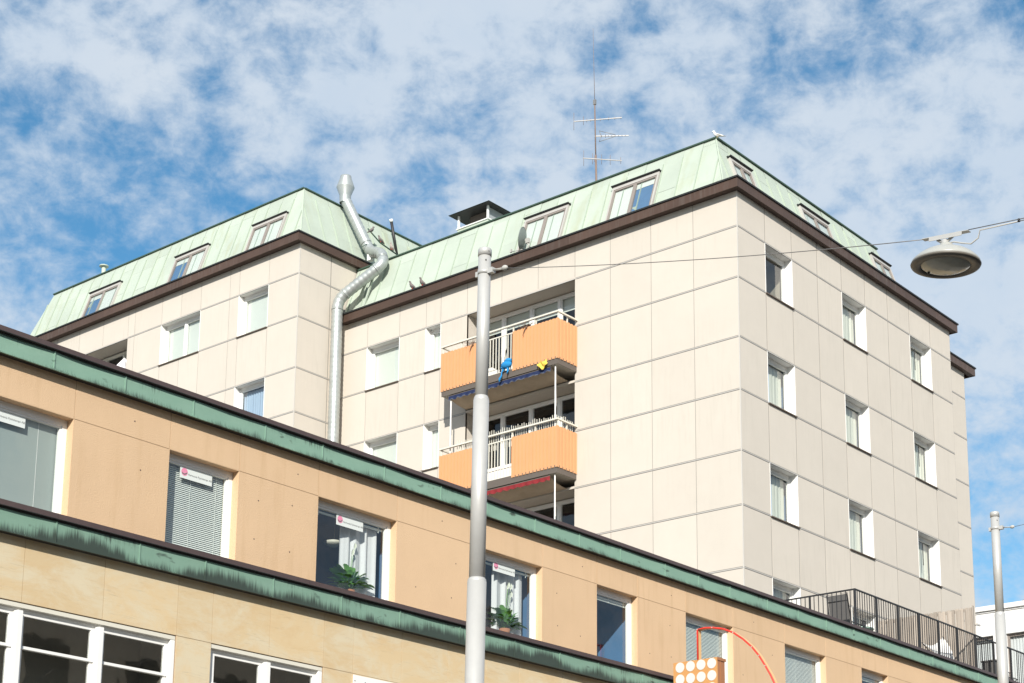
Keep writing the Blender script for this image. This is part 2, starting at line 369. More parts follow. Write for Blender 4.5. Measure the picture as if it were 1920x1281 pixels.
# ================================================================ SETTING
tag(MB().quad((-300, -300, -.02), (600, -300, -.02), (600, 600, -.02), (-300, 600, -.02)).build('ground', 'ground'), kind='structure')
tag(MB().box(-60, 160, -4.5, 11.0, -.016, -.004).build('street', 'asphalt'), kind='structure')
pv = MB().box(-60, 160, 11.14, 17.40, -.016, .13); tag(pv.build('pavement', 'paving'), kind='structure')
tag(MB().box(-60, 160, 11.0, 11.14, -.016, .125).build('kerb', 'kerb'), kind='structure')

# building across the street, behind the viewer (seen only mirrored in the lower panes)
ob = thing('street_building', (20, -14, 0), 'long brown building across the street behind the viewer', 'building')
MB().box(-50, 90, -26, -13, 0, 15.5).build('wall', 'opp', ob)
MB().box(-50.2, 90.2, -26.2, -12.8, 15.5, 15.8).build('roof', 'edge', ob)
for i in range(14):
    for j in range(4): MB().box(4+i*4, 5.6+i*4, -13.0, -12.96, 1.6+j*3.4, 3.4+j*3.4).build('window', 'interior', ob)

# ================================================================ generic facade + window
def facade(parent, name, axis, c, us, zs, openings, m, mj, gu=.017, gz=.052, proud=.03, back=.03, strips=True):
    if strips and axis == 'R': gu = .032
    F = FR(axis, c); p = MB(); j = MB(); st = j
    def isopen(u, z): return any(a < u < b and d < z < e for a, b, d, e in openings)
    for a in range(len(us)-1):
        for b in range(len(zs)-1):
            u0, u1, z0, z1 = us[a], us[a+1], zs[b], zs[b+1]
            if isopen((u0+u1)/2, (z0+z1)/2): continue
            p.fbox(F, u0+gu/2, u1-gu/2, z0+gz/2, z1-gz/2, 0, proud)
            j.fbox(F, u0+(.009 if a == 0 else 0), u1, z0, z1, .005, proud+back)
    j.cur = 1
    if strips:
        for b in range(1, len(zs)-1):
            for a in range(len(us)-1):
                um = (us[a]+us[a+1])/2
                if isopen(um, zs[b]-.01) and isopen(um, zs[b]+.01): continue
                if not (isopen(um, zs[b]-.05) and False):
                    st.fbox(F, us[a]+.004, us[a+1]-.004, zs[b]-gz*.20, zs[b]+gz*.20, -.006, proud)
    p.build(name, m, parent); j.build('joint', [mj, 'strip'], parent)

def window(parent, F, u0, u1, z0, z1, dep=.20, mull=(), style='blind', fmat='white', fw=.05, room=.5, gmat='glass', interior='interior', reveal=True, revmat='white', sill=True, sash=.035, label=None, top=None, lip=0.0):
    fr = MB()
    d0, d1 = dep, dep+.06
    e = .004
    fr.fbox(F, u0+e, u0+fw, z0+e, z1-e, d0, d1).fbox(F, u1-fw, u1-e, z0+e, z1-e, d0, d1)
    fr.fbox(F, u0+fw, u1-fw, z1-fw*1.2, z1-e, d0, d1).fbox(F, u0+fw, u1-fw, z0+e, z0+fw, d0, d1)
    edges = [u0+fw]+[x for mu in mull for x in (mu-fw*.7, mu+fw*.7)]+[u1-fw]
    for mu in mull: fr.fbox(F, mu-fw*.7, mu+fw*.7, z0+fw, z1-fw*1.2, d0-.005, d1)
    for k in range(0, len(edges), 2):
        a, b = edges[k], edges[k+1]
        if sash:
            fr.fbox(F, a, a+sash, z0+fw, z1-fw*1.2, d0+.015, d1+.005).fbox(F, b-sash, b, z0+fw, z1-fw*1.2, d0+.015, d1+.005)
            fr.fbox(F, a+sash, b-sash, z1-fw*1.2-sash, z1-fw*1.2, d0+.015, d1+.005).fbox(F, a+sash, b-sash, z0+fw, z0+fw+sash, d0+.015, d1+.005)
    if top:
        for q in top: fr.fbox(F, u0+fw, u1-fw, q-.012, q+.012, d0+.008, d1)
    w = fr.build('window', fmat, parent)
    if label: w['label'] = label
    g = MB()
    for k in range(0, len(edges), 2):
        a, b = edges[k]+sash, edges[k+1]-sash
        O, A, B, Cc = F; zz0, zz1 = z0+fw+sash, z1-fw*1.2-sash; dd = d0+.035
        g.quad(*[O+A*x+B*z+Cc*dd for x, z in ((a, zz0), (b, zz0), (b, zz1), (a, zz1))])
    g.build('pane', gmat, w)
    if reveal:
        t = .012; r = MB()
        r.fbox(F, u0-t, u0+.003, z0-t, z1+t, -lip, d1+.012).fbox(F, u1-.003, u1+t, z0-t, z1+t, -lip, d1+.012).fbox(F, u0+.003, u1-.003, z1-.003, z1+t, -lip+.002, d1+.012)
        r.build('reveal', revmat, w)
    if sill:
        sl = MB(); O, A, B, Cc = F
        sl.fbox(F, u0-.012, u1+.012, z0-.028, z0-.003, -.045, d0)
        sl.build('sill', 'sillbrown', w)
    if room:
        rm = MB(); O, A, B, Cc = F; q = lambda a, b, c: O+A*a+B*b+Cc*c
        a, b, z0_, z1_, da, db = u0-.15, u1+.15, z0-.1, z1+.1, d1+.01, d1+room
        rm.quad(q(a, z0_, db), q(b, z0_, db), q(b, z1_, db), q(a, z1_, db))
        rm.quad(q(a, z0_, da), q(a, z0_, db), q(a, z1_, db), q(a, z1_, da)); rm.quad(q(b, z0_, da), q(b, z0_, db), q(b, z1_, db), q(b, z1_, da))
        rm.quad(q(a, z0_, da), q(b, z0_, da), q(b, z0_, db), q(a, z0_, db)); rm.quad(q(a, z1_, da), q(b, z1_, da), q(b, z1_, db), q(a, z1_, db))
        rm.build('interior', interior, w)
    dd = d1+.03
    def cloth(a, b, c0, c1, wave, amp, m, nm='curtain', dq=0.0, seed=0):
        n = max(8, int((b-a)/.02)); O, A, B, Cc = F; vs = []; fs = []; rr = random.Random(seed+int(a*100))
        ph = rr.random()*6
        for i in range(n+1):
            x = a+(b-a)*i/n; dx = amp*(math.sin(x*2*math.pi/wave+ph)+.45*math.sin(x*2*math.pi/wave*1.7+ph*2))
            for zq in (c0, c1): vs.append(O+A*x+B*zq+Cc*(dd+.05+dx+dq))
        for i in range(n): fs.append((2*i, 2*i+2, 2*i+3, 2*i+1))
        mbb = MB().add(vs, fs, True); return mbb.build(nm, m, w)
    if style == 'slatsclosed':
        MB().fbox(F, u0+fw, u1-fw, z0+fw, z1-fw, dd, dd+.008).build('blind', 'greyblind', w)
        MB().fbox(F, u1-.36, u1-.354, z0+fw, z1-fw, dd-.004, dd-.001).fbox(F, u1-1.0, u1-.994, z0+fw, z1-fw, dd-.004, dd-.001).build('cord', 'white', w)
    elif style == 'blind':
        MB().fbox(F, u0+fw, u1-fw, z0+fw, z1-fw, dd, dd+.008).build('blind', 'blind', w)
    elif style == 'halfblind':
        MB().fbox(F, u0+fw, u1-fw, z1-.45, z1-fw, dd, dd+.008).build('blind', 'blind', w)
    elif style == 'curtain':
        cloth(u0+fw, u1-fw, z0+fw, z1-.1, .12, .012, 'curtain')
    elif style == 'bluecloth_and_shade':
        cloth(u0+fw, u1-fw, z0+fw, z1-.12, .10, .012, 'bluecloth_and_shade')
    elif style == 'righthalf':
        cloth(u0+(u1-u0)*.18, u0+(u1-u0)*.49, z0+fw, z1-.1, .11, .014, 'bluecloth_and_shade', dq=.02)  # blue cloths paint the jamb's shade over the cream curtain's left part
        cloth(u0+(u1-u0)*.50, u1-fw, z0+fw, z1-.1, .14, .010, 'creamcurtain')
        cloth(u0+fw, u0+fw+.10, z0+fw, z1-.1, .14, .010, 'bluecloth_and_shade', dq=.08)
    elif style == 'sheer':
        cloth(u0+fw, u1-fw, z0+fw, z1-.1, .16, .012, 'creamcurtain')
    elif style == 'slats':
        s = MB(); O, A, B, Cc = F; pitch = .0265; n = int((z1-z0-fw*2)/pitch)
        tilt = .0118 if style == 'slats' else .0125
        dpt = .008 if style == 'slats' else .006
        for k in range(n):
            zc = z1-fw-.02-k*pitch
            s.quad(*[O+A*x+B*z+Cc*dq for x, z, dq in ((u0+fw, zc-tilt, dd-dpt), (u1-fw, zc-tilt, dd-dpt), (u1-fw, zc+tilt, dd+dpt), (u0+fw, zc+tilt, dd+dpt))])
        for x in (u0+(u1-u0)*.45, u1-.22): s.fbox(F, x-.003, x+.003, z0+fw, z1-fw, dd-.014, dd-.012)
        s.build('blind', 'slat', w)
    elif style == 'raised':
        s = MB(); s.fbox(F, u0+fw, u1-fw, z1-.16, z1-.125, dd-.015, dd+.015)
        for k in range(4): s.fbox(F, u0+fw+.004, u1-fw-.004, z1-.175-.006*k, z1-.172-.006*k, dd-.013, dd+.013)
        for f_ in (.12, .5, .88): s.fbox(F, u0+(u1-u0)*f_-.006, u0+(u1-u0)*f_+.006, z1-.2, z1-.1, dd-.02, dd-.016)
        s.build('blind', 'slat', w)
    elif style == 'drape':
        cloth(u0+(u1-u0)*.45, u0+(u1-u0)*.90, z0+fw, z1-.12, .19, .022, 'curtain', dq=.02)
        cloth(u0+fw, u0+fw+.13, z0+fw, z1-.12, .12, .012, 'curtain', dq=.04)
        s = MB(); s.fbox(F, u0+fw, u1-fw, z1-.16, z1-.135, dd-.015, dd+.015)
        for f_ in (.12, .88): s.fbox(F, u0+(u1-u0)*f_-.006, u0+(u1-u0)*f_+.006, z1-.2, z1-.1, dd-.02, dd-.016)
        s.build('blind', 'slat', w)
    return w

# ================================================================ TALL APARTMENT BUILDING
X0, Y0, XR = 32.206, 20.356, 43.37
AB = thing('apartment_building', (38, 28, 0), 'tall beige panelled apartment block with pale green mansard roofs and orange balconies', 'building')
ZT = [19.93, 17.145, 14.355, 11.56, 8.77, 5.98, 3.2]          # window heads (joints)
ZS = [18.635, 15.84, 13.045, 10.255, 7.47, 4.68, 1.9]
zs_main = sorted([0.0]+ZT+ZS+[20.86])
us_L = [20.356, 21.62, 22.87, 24.12, 25.245, 26.46, 27.70, 28.92, 29.88, 30.425, 31.435, 32.69, 33.74]
open_L = []
for k in range(6):
    open_L.append((31.435, 32.69, ZS[k], ZT[k])); open_L.append((29.88, 30.425, ZS[k], ZT[k]))
    open_L.append((25.245, 28.92, ZT[k+1], ZT[k]) if k else (25.245, 28.92, ZT[1], ZT[0]))
facade(AB, 'wall', 'L', X0, us_L, zs_main, open_L, 'panel', 'joint')
us_R = [32.206, 33.43, 34.67, 35.91, 37.145, 38.385, 39.63, 40.875, 42.115, 43.37]
open_R = []
for k in range(6):
    for a, b in ((33.43, 34.67), (37.145, 38.385), (40.875, 42.115)): open_R.append((a, b, ZS[k], ZT[k]))
facade(AB, 'wall', 'R', Y0, us_R, zs_main, open_R, 'panel', 'joint')
MB().box(X0-.003, X0+.026, Y0-.003, Y0+.026, 0, 20.86).build('corner_trim', 'trimlight', AB)
FL = FR('L', X0); FRt = FR('R', Y0)
for k in range(6):
    if k < 4:
        window(AB, FL, 31.435, 32.69, ZS[k], ZT[k], dep=.205, style='blind', top=[ZT[k]-.12], lip=.006)
        window(AB, FL, 29.88, 30.425, ZS[k], ZT[k], dep=.205, style='blind', top=[ZT[k]-.12], lip=.006)
    if k < 5:
        for q, (a, b) in enumerate(((33.43, 34.67), (37.145, 38.385), (40.875, 42.115))):
            sty = ['sheer', 'righthalf', 'righthalf', 'righthalf', 'righthalf'][k]
            if k == 0 and q == 0:                                   # the open window, dark room
                wn = window(AB, FRt, a, b, ZS[k], ZT[k], dep=.205, style='none', interior='interiorbrown', gmat='glass', top=[ZT[k]-.12], lip=.006, room=1.2, label='open window with a dark room behind')
            else:
                wn = window(AB, FRt, a, b, ZS[k], ZT[k], dep=.205, style='sheer' if q == 2 and k < 2 else sty, top=[ZT[k]-.12], lip=.006, interior='interior_skyblue', room=.8)
            # small sash handle / stay
            if q == 2: MB().fbox(FRt, a+.62, a+.64, ZS[k]+.5, ZS[k]+1.12, .18, .195).build('stay', 'black', wn)

# --- cornice of the main block: brown copper fascia, black drip on top, soffit underneath
def cornice(parent, x0, x1, y0, y1, zb, zt, ox0, oy0, ox1=None, oy1=None, inner=.6, seed=1, endx=True):
    """rectangular run on the -X and -Y sides of the footprint (x0..x1, y0..y1)"""
    r = random.Random(seed); f = MB(); e = MB(); s = MB()
    xa, ya = x0-ox0, y0-oy0; xb = x1+(ox1 if ox1 is not None else 0)
    def run(F, a0, a1, face):
        a = a0
        while a < a1-.001:
            b = min(a+1.25+r.random()*.05, a1)
            if a1-b < .3: b = a1
            f.fbox(F, a+.0015, b-.0015, zb, zt, 0, .012)
            a = b
    run((Vector((xa, 0, 0)), Vector((0, 1, 0)), Vector((0, 0, 1)), Vector((1, 0, 0))), ya, y1, 0)
    run((Vector((0, ya, 0)), Vector((1, 0, 0)), Vector((0, 0, 1)), Vector((0, 1, 0))), xa+.0125, xb, 0)
    if endx: f.box(xb-.012, xb, ya+.0125, y0+1.5, zb, zt)
    f.build('cornice', 'browncop', parent)
    e.box(xa-.03, xa+inner, ya-.03, y1, zt-.012, zt+.03); e.box(xa+inner, xb+.03, ya-.03, ya+inner+.4, zt-.012, zt+.03)
    e.build('cornice_cap', 'blackedge', parent)
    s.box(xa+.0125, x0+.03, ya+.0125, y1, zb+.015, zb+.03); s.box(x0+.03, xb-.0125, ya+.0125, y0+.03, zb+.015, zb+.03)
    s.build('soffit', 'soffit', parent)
cornice(AB, X0, XR, Y0, 33.60, 20.81, 21.055, .22, .16, ox1=.2, seed=3)

# --- mansard roofs
def slope_frame(P, along, k):
    """frame on a mansard slope. along: direction of the eave, k = inward run per unit height; normal points outwards"""
    along = Vector(along); inn = Vector((1, 0, 0)) if abs(along.y) > .5 else Vector((0, 1, 0))
    up = (inn*k+Vector((0, 0, 1))).normalized(); nrm = (-inn+Vector((0, 0, 1))*k).normalized()
    return (Vector(P), along, up, nrm)
def roof_face(sheets, ribs, F, a_bot0, a_bot1, a_top0, a_top1, H, seams, rnd):
    """trapezoid split at the seams into separate sheets (each with one or two cross welts) with standing ribs"""
    O, A, B, Cc = F
    def lim(v): return a_bot0+(a_top0-a_bot0)*v/H, a_bot1+(a_top1-a_bot1)*v/H
    cuts = [min(a_bot0, a_top0)]+[s for s in seams if min(a_bot0, a_top0) < s < max(a_bot1, a_top1)]+[max(a_bot1, a_top1)]
    for i in range(len(cuts)-1):
        s0, s1 = cuts[i], cuts[i+1]
        y = .25+rnd.random()*.55; vs_ = [0]
        while y < H-.15: vs_.append(y); y += .75+rnd.random()*.5
        vs_.append(H)
        for j in range(len(vs_)-1):
            v0, v1 = vs_[j], vs_[j+1]; n = 4
            pts = []
            for q in range(n+1):
                v = v0+(v1-v0)*q/n; l0, l1 = lim(v); pts.append((min(max(s0, l0), l1), v))
            pr = []
            for q in range(n, -1, -1):
                v = v0+(v1-v0)*q/n; l0, l1 = lim(v); pr.append((max(min(s1, l1), l0), v))
            ring = pts+pr
            w_ = max(b_[0] for b_ in ring)-min(b_[0] for b_ in ring)
            if w_ < .02: continue
            t0, t1, t2 = (rnd.random()*.006 for _ in range(3))
            def off(v): return t0+(t1-t0)*(v-v0)/(v1-v0)
            P3 = [O+A*a+B*v+Cc*(off(v)+(0.004 if abs(a-s0) < .01 else 0)) for a, v in ring]
            m_ = len(P3); sheets.add(P3, [tuple(range(m_))])
        if i:
            l0t = None
            # height range in which this seam lies on the face
            vv = [v for v in [H*q/40 for q in range(41)] if lim(v)[0] <= s0 <= lim(v)[1]]
            if vv and vv[-1]-vv[0] > .2:
                ribs.fbox(F, s0-.012, s0+.012, vv[0], min(vv[-1], H*(.84+rnd.random()*.05)), 0, .035)
def mansard(parent, bx, by, zb, tx, ty, zt, xend_b, xend_t, yend_b, yend_t, seed=5, yend_hip=True, xend_hip=True, spacing=.57, topy=None):
    rnd = random.Random(seed); sh = MB(); rb = MB(); H = None
    kL = (tx-bx)/(zt-zb); HL = math.sqrt((tx-bx)**2+(zt-zb)**2); kR = (ty-by)/(zt-zb); HR = math.sqrt((ty-by)**2+(zt-zb)**2)
    F1 = slope_frame((bx, 0, zb), (0, 1, 0), kL); s = []; y = by+.35
    while y < yend_b: s.append(y); y += spacing+rnd.uniform(-.02, .02)
    roof_face(sh, rb, F1, by, yend_b, ty, yend_t, HL, s, rnd)
    F2 = slope_frame((0, by, zb), (1, 0, 0), kR); s = []; x = bx+.45
    while x < xend_b: s.append(x); x += spacing+rnd.uniform(-.02, .02)
    roof_face(sh, rb, F2, bx, xend_b, tx, xend_t, HR, s, rnd)
    if xend_hip: sh.add([(xend_b, by, zb), (xend_b, yend_b, zb), (xend_t, yend_t, zt), (xend_t, ty, zt)], [(0, 1, 2, 3)])
    if yend_hip: sh.add([(bx, yend_b, zb), (xend_b, yend_b, zb), (xend_t, yend_t, zt), (tx, yend_t, zt)], [(3, 2, 1, 0)])
    sh.add([(tx, ty, zt-.005), (xend_t, ty, zt-.005), (xend_t, yend_t, zt-.005), (tx, yend_t, zt-.005)], [(0, 1, 2, 3)])
    rf = sh.build('roof', 'roof', parent)
    rb.bar((bx-.005, by-.005, zb), (tx, ty, zt), .03)
    rb.build('seam', 'seam', rf)
    e = MB()
    e.bar((tx-.02, ty-.03, zt+.012), (tx-.02, yend_t+.02, zt+.012), .07, .035); e.bar((tx+.015, ty-.02, zt+.012), (xend_t+.03, ty-.02, zt+.012), .07, .035)
    e.build('ridge_cap', 'edge', rf)
    return rf, F1, F2
ZR = 22.71
main_roof, F1, F2 = mansard(AB, 32.156, 20.686, 21.0, 32.737, 21.267, ZR, 41.45, 40.85, 33.70, 33.70, seed=11, yend_hip=False)
# roof deck behind the fascia of the right hand end
MB().box(40.9, XR+.15, 20.3, 33.6, 20.95, 21.03).build('flat_roof', 'edge', AB)

def skylight(parent, F, a0, a1, v0, v1, open_side=None, style='pale'):
    """two-light window set in a mansard slope, dark hood above"""
    O, A, B, Cc = F; c0, c1 = .0, .075; fw = .045; mid = (a0+a1)/2
    f = MB()
    f.fbox(F, a0, a0+fw, v0, v1, c0, c1).fbox(F, a1-fw, a1, v0, v1, c0, c1).fbox(F, a0+fw, a1-fw, v1-.10, v1, c0, c1).fbox(F, a0+fw, a1-fw, v0, v0+fw, c0, c1)
    s = f.build('skylight', 'zinc', parent)
    g = MB()
    for u, w_ in ((a0+fw, .05), (mid-.05, .10), (a1-fw-.05, .05)): g.fbox(F, u, u+w_, v0+fw, v1-.1, c0, c1-.012)
    g.fbox(F, a0+fw, a1-fw, v1-.15, v1-.10, c0, c1-.010)
    g.build('sash', mat_sash, s)
    p = MB()
    for a, b in ((a0+fw+.05, mid-.05), (mid+.05, a1-fw-.05)): p.quad(*[O+A*x+B*v+Cc*.045 for x, v in ((a, v0+fw), (b, v0+fw), (b, v1-.15), (a, v1-.15))])
    p.build('pane', 'glass', s)
    bl = MB()
    for k, (a, b) in enumerate(((a0+fw+.05, mid-.05), (mid+.05, a1-fw-.05))):
        bl.fbox(F, a, b, (v0+fw) if open_side != k else v1-.32, v1-.15, .012, .018)
    bl.build('blind', 'blind', s)
    if open_side is not None: MB().fbox(F, a0+fw, a1-fw, v0+fw, v1-.15, .004, .008).build('interior', 'interior_skyblue', s)
    h = MB().fbox(F, a0-.03, a1+.03, v1+.0, v1+.025, 0, .13).fbox(F, a0-.03, a1+.03, v1+.025, v1+.05, 0, .05)
    h.build('hood', 'blackedge', s)
    return s
mat_sash = mat("bronze_sash", (.25, .215, .19), .5)
sl = math.sqrt(1+.34**2)
skylight(AB, F1, 22.80, 24.25, .10, (22.225-21.0)*sl, open_side=0)
skylight(AB, F1, 25.70, 27.16, .10, (22.235-21.0)*sl)
skylight(AB, F2, 32.99, 33.96, .10, (22.22-21.0)*sl)
skylight(AB, F2, 36.31, 37.76, .10, (22.22-21.0)*sl)
skylight(AB, F2, 40.10, 41.20, .10, (22.22-21.0)*sl)

# --- rear left wing (half a storey higher)
XW, YW = 30.48, 33.74
ZTW = [21.895, 19.085, 16.295, 13.5, 10.7, 7.9, 5.1]; ZSW = [20.595, 17.785, 14.995, 12.2, 9.4, 6.6, 3.8]
zs_w = sorted([0.0]+ZTW+ZSW+[22.83])
us_W = [33.74, 35.01, 36.28, 36.70, 38.005, 38.92, 39.83, 41.15, 41.48, 42.75, 44.0, 45.2, 46.9]
open_W = []
for k in range(6):
    open_W += [(35.01, 36.28, ZSW[k], ZTW[k]), (38.005, 39.83, ZSW[k], ZTW[k]), (41.48, 45.2, ZSW[k]-.9 if k > 5 else ZTW[k+1], ZTW[k])]
facade(AB, 'wall', 'L', XW, us_W, zs_w, open_W, 'panel', 'joint')
zs_wr = sorted([0.0]+ZTW+ZSW+[22.83])
facade(AB, 'wall', 'R', YW, [30.48, 31.70, 32.92, 34.14, 35.4, 36.6, 37.8, 39.0, 40.3, 41.5], zs_wr, [], 'panel', 'joint')
MB().box(XW-.003, XW+.026, YW-.003, YW+.026, 0, 22.83).build('corner_trim', 'trimlight', AB)
FW = FR('L', XW)
window(AB, FW, 35.01, 36.28, ZSW[0], ZTW[0], dep=.2, style='blind', top=[ZTW[0]-.12], lip=.006)
window(AB, FW, 38.005, 39.83, ZSW[0], ZTW[0], dep=.2, mull=(38.92,), style='blind', top=[ZTW[0]-.12], lip=.006)
window(AB, FW, 35.01, 36.28, ZSW[1], ZTW[1], dep=.2, style='bluecloth_and_shade', top=[ZTW[1]-.12], lip=.006, interior='interior_skyblue')
window(AB, FW, 38.005, 39.83, ZSW[1], ZTW[1], dep=.2, mull=(38.92,), style='blind', lip=.006)
cornice(AB, XW, 41.5, YW, 47.0, 22.78, 23.03, .22, .16, ox1=.2, seed=9)
wing_roof, F3, F4 = mansard(AB, 30.43, 33.69, 22.97, 31.08, 34.34, 24.88, 41.9, 41.25, 47.10, 46.45, seed=21, yend_hip=True)
skylight(AB, F3, 34.66, 36.10, .10, (24.075-22.97)*sl)
skylight(AB, F3, 38.12, 39.66, .10, (24.105-22.97)*sl, open_side=1)
skylight(AB, F3, 42.38, 43.95, .10, (24.09-22.97)*sl, open_side=1)
# body of the blocks behind the cladding (so nothing is hollow from the side)
body = MB()
body.box(X0+1.4, XR-.05, Y0+1.4, 33.6, 0, 20.8); body.box(XW+1.6, 41.4, YW+.8, 46.9, 0, 22.8); body.box(XR-.05, XR-.002, Y0+.07, 33.6, 0, 20.8)
body.build('core', 'concrete', AB)

# --- set-back block at the right end
Y2 = 21.62
zs_2 = [0, 3.6, 4.9, 6.4, 7.7, 9.2, 10.5, 11.7, 13.0, 14.49, 15.98, 17.32, 18.78, 20.09, 20.95]
facade(AB, 'wall', 'R', Y2, [43.375, 44.7, 46.95], zs_2, [], 'panel', 'joint')
MB().box(43.4, 46.94, Y2+.07, 30, 0, 20.9).build('core', 'panel', AB)
cornice(AB, 43.5, 46.95, Y2, 22.3, 20.93, 21.175, 0.0, .16, ox1=.45, seed=13)
MB().box(43.5, 47.3, Y2, 30, 21.1, 21.17).build('flat_roof', 'edge', AB)

# --- recessed balconies on the left face
yb0, yb1 = 25.156, 29.10
XF = 31.405
def ribbed(mb, F, a0, a1, z0, z1, pitch=.115, depth=.032):
    """corrugated (trapezoid) sheet"""
    O, A, B, Cc = F; prof = []; a = a0
    while a < a1-.001:
        for fa, dp in ((0, 0), (.56, 0), (.66, depth), (.90, depth)):
            if a+fa*pitch < a1: prof.append((a+fa*pitch, dp))
        a += pitch
    prof.append((a1, 0))
    for (p, dp), (q, dq) in zip(prof[:-1], prof[1:]):
        mb.quad(*[O+A*x+B*z+Cc*d for x, z, d in ((p, z0, dp), (q, z0, dq), (q, z1, dq), (p, z1, dp))])
        mb.quad(*[O+A*x+B*z+Cc*(d+.004) for x, z, d in ((p, z0, dp), (p, z1, dp), (q, z1, dq), (q, z0, dq))])
tops = [18.60, 15.77, 12.94]
for k in range(3):
    T = tops[k]; Bz = T-1.065
    b = MB(); b.box(XF+.03, X0+.62, yb0+.03, yb1-.03, Bz-.13, Bz+.02)
    bal = b.build('balcony', 'concrete', AB)
    e = MB(); e.box(XF+.02, XF+.03, yb0+.02, yb1-.02, Bz-.14, Bz+.06); e.box(XF+.03, X0-.01, yb0+.02, yb0+.03, Bz-.14, Bz+.06); e.build('shaded_slab_edge', 'shaded', bal)
    # orange sheets
    for (a, c_) in ((yb0, 26.63), (27.66, yb1)):
        o_ = MB(); ribbed(o_, FR('L', XF), a, c_, Bz, T); o_.build('cladding', 'orange', bal)
    o_ = MB(); Fr = (Vector((0, yb0, 0)), Vector((1, 0, 0)), Vector((0, 0, 1)), Vector((0, 1, 0))); ribbed(o_, Fr, XF+.002, X0-.01, Bz, T, pitch=.135, depth=.055); o_.build('cladding', 'orange', bal)
    o_ = MB(); Fl = (Vector((0, yb1, 0)), Vector((1, 0, 0)), Vector((0, 0, 1)), Vector((0, -1, 0))); ribbed(o_, Fl, XF+.002, X0-.01, Bz, T, pitch=.135, depth=.035); o_.build('cladding', 'orange', bal)
    r = MB(); zr = T+.19
    r.box(XF-.005, XF+.055, yb0-.005, yb1+.005, zr-.03, zr+.01); r.box(XF+.055, X0, yb0-.005, yb0+.05, zr-.03, zr+.01); r.box(XF+.055, X0, yb1-.05, yb1+.005, zr-.03, zr+.01)
    for y in (yb0+.02, 25.9, 26.645, 27.645, 28.4, yb1-.04): r.box(XF+.04, XF+.07, y-.014, y+.014, Bz, zr-.03)
    for x in (31.85,): r.box(x-.014, x+.014, yb0+.04, yb0+.07, Bz, zr-.03)
    r.box(XF+.035, XF+.06, 26.66, 27.63, T-.03, T); r.box(XF+.035, XF+.06, 26.66, 27.63, Bz+.05, Bz+.08)
    y = 26.72
    while y < 27.62: r.box(XF+.04, XF+.055, y-.011, y+.011, Bz-.05, T-.03); y += .1
    if k == 1:                                                     # pale stick screen standing up behind the rail
        y = yb0+.1
        while y < 28.6:
            hh = .10+random.random()*.08; r.box(XF+.09, XF+.10, y-.008, y+.006, T-.2, zr+hh); y += .062+random.random()*.02
        x = XF+.15
        while x < X0-.05:
            hh = .09+random.random()*.07; r.box(x-.006, x+.006, yb0+.08, yb0+.09, T-.2, zr+hh); x += .07
    r.build('railing', 'cream', bal)
# recess: side walls, head, back wall with window band
for k in range(3):
    z1 = ZT[k]; z0 = tops[k]-1.045 if k < 3 else ZT[k+1]
    r = MB(); dd = .60
    r.box(X0+.004, X0+dd, 28.92, 28.98, z0-.05, z1); r.box(X0+.004, X0+dd, 25.185, 25.245, z0-.05, z1)
    r.box(X0+.004, X0+dd+.1, 25.245, 28.92, z1, z1+.06)
    r.build('recess', 'panel', AB)
    FB = FR('L', X0+.57)
    window(AB, FB, 25.25, 28.915, z0+.85, z1-.02, dep=0, mull=(26.20, 27.15, 28.12), style=('halfblind' if k == 0 else 'curtain') if k < 1 else 'none', reveal=False, sill=False, room=.7, interior='interior', fw=.06)
    MB().fbox(FB, 26.25, 27.10, z0, z0+.84, .0, .06).build('door_panel', 'white', AB)
    MB().fbox(FB, 25.25, 26.245, z0, z0+.84, .02, .06).fbox(FB, 27.105, 28.915, z0, z0+.84, .02, .06).build('recess', 'white', AB)
# wing recess with its own band
MB().box(XW+.004, XW+.6, 45.2, 45.26, 16, 21.895).box(XW+.004, XW+.6, 41.42, 41.48, 16, 21.895).box(XW+.004, XW+.7, 41.48, 45.2, 21.895, 21.95).build('recess', 'panel', AB)
window(AB, FR('L', XW+.57), 41.49, 45.19, 20.2, 21.85, dep=0, mull=(42.4, 43.3, 44.3), style='none', reveal=False, sill=False, room=.7, fmat='cream')
MB().box(XW+.57, XW+.63, 41.49, 45.19, 16, 20.2).build('recess', 'panel', AB)

# --- rooftop vent house on the main block
vh = MB(); vh.box(34.0, 35.5, 29.80, 30.96, 22.70, 23.655); hv = vh.build('vent_house', 'roof', AB)
MB().box(33.97, 35.53, 29.77, 30.99, 23.655, 23.685).build('sill', 'white', hv)
m_ = MB()
for x in (34.0, 35.44):
    for y in (29.80, 30.91): MB().box(x, x+.05, y, y+.05, 23.685, 24.08).build('post', 'white', hv)
MB().box(34.06, 35.43, 29.86, 29.865, 23.685, 24.08).build('louvre', mat("grey_louvre", (.30, .32, .33), .6), hv)
MB().box(33.82, 35.65, 29.62, 31.14, 24.08, 24.09).build('soffit', 'blackedge', hv)
c_ = MB(); c_.add([(33.8, 29.6, 24.09), (35.67, 29.6, 24.09), (35.67, 31.16, 24.09), (33.8, 31.16, 24.09), (34.75, 30.38, 24.22)], [(0, 1, 4), (1, 2, 4), (2, 3, 4), (3, 0, 4)])
c_.build('cap', 'edge', hv)
MB().box(34.25, 35.2, 30.0, 30.7, 23.685, 24.07).build('fan_box', 'shaded', hv)
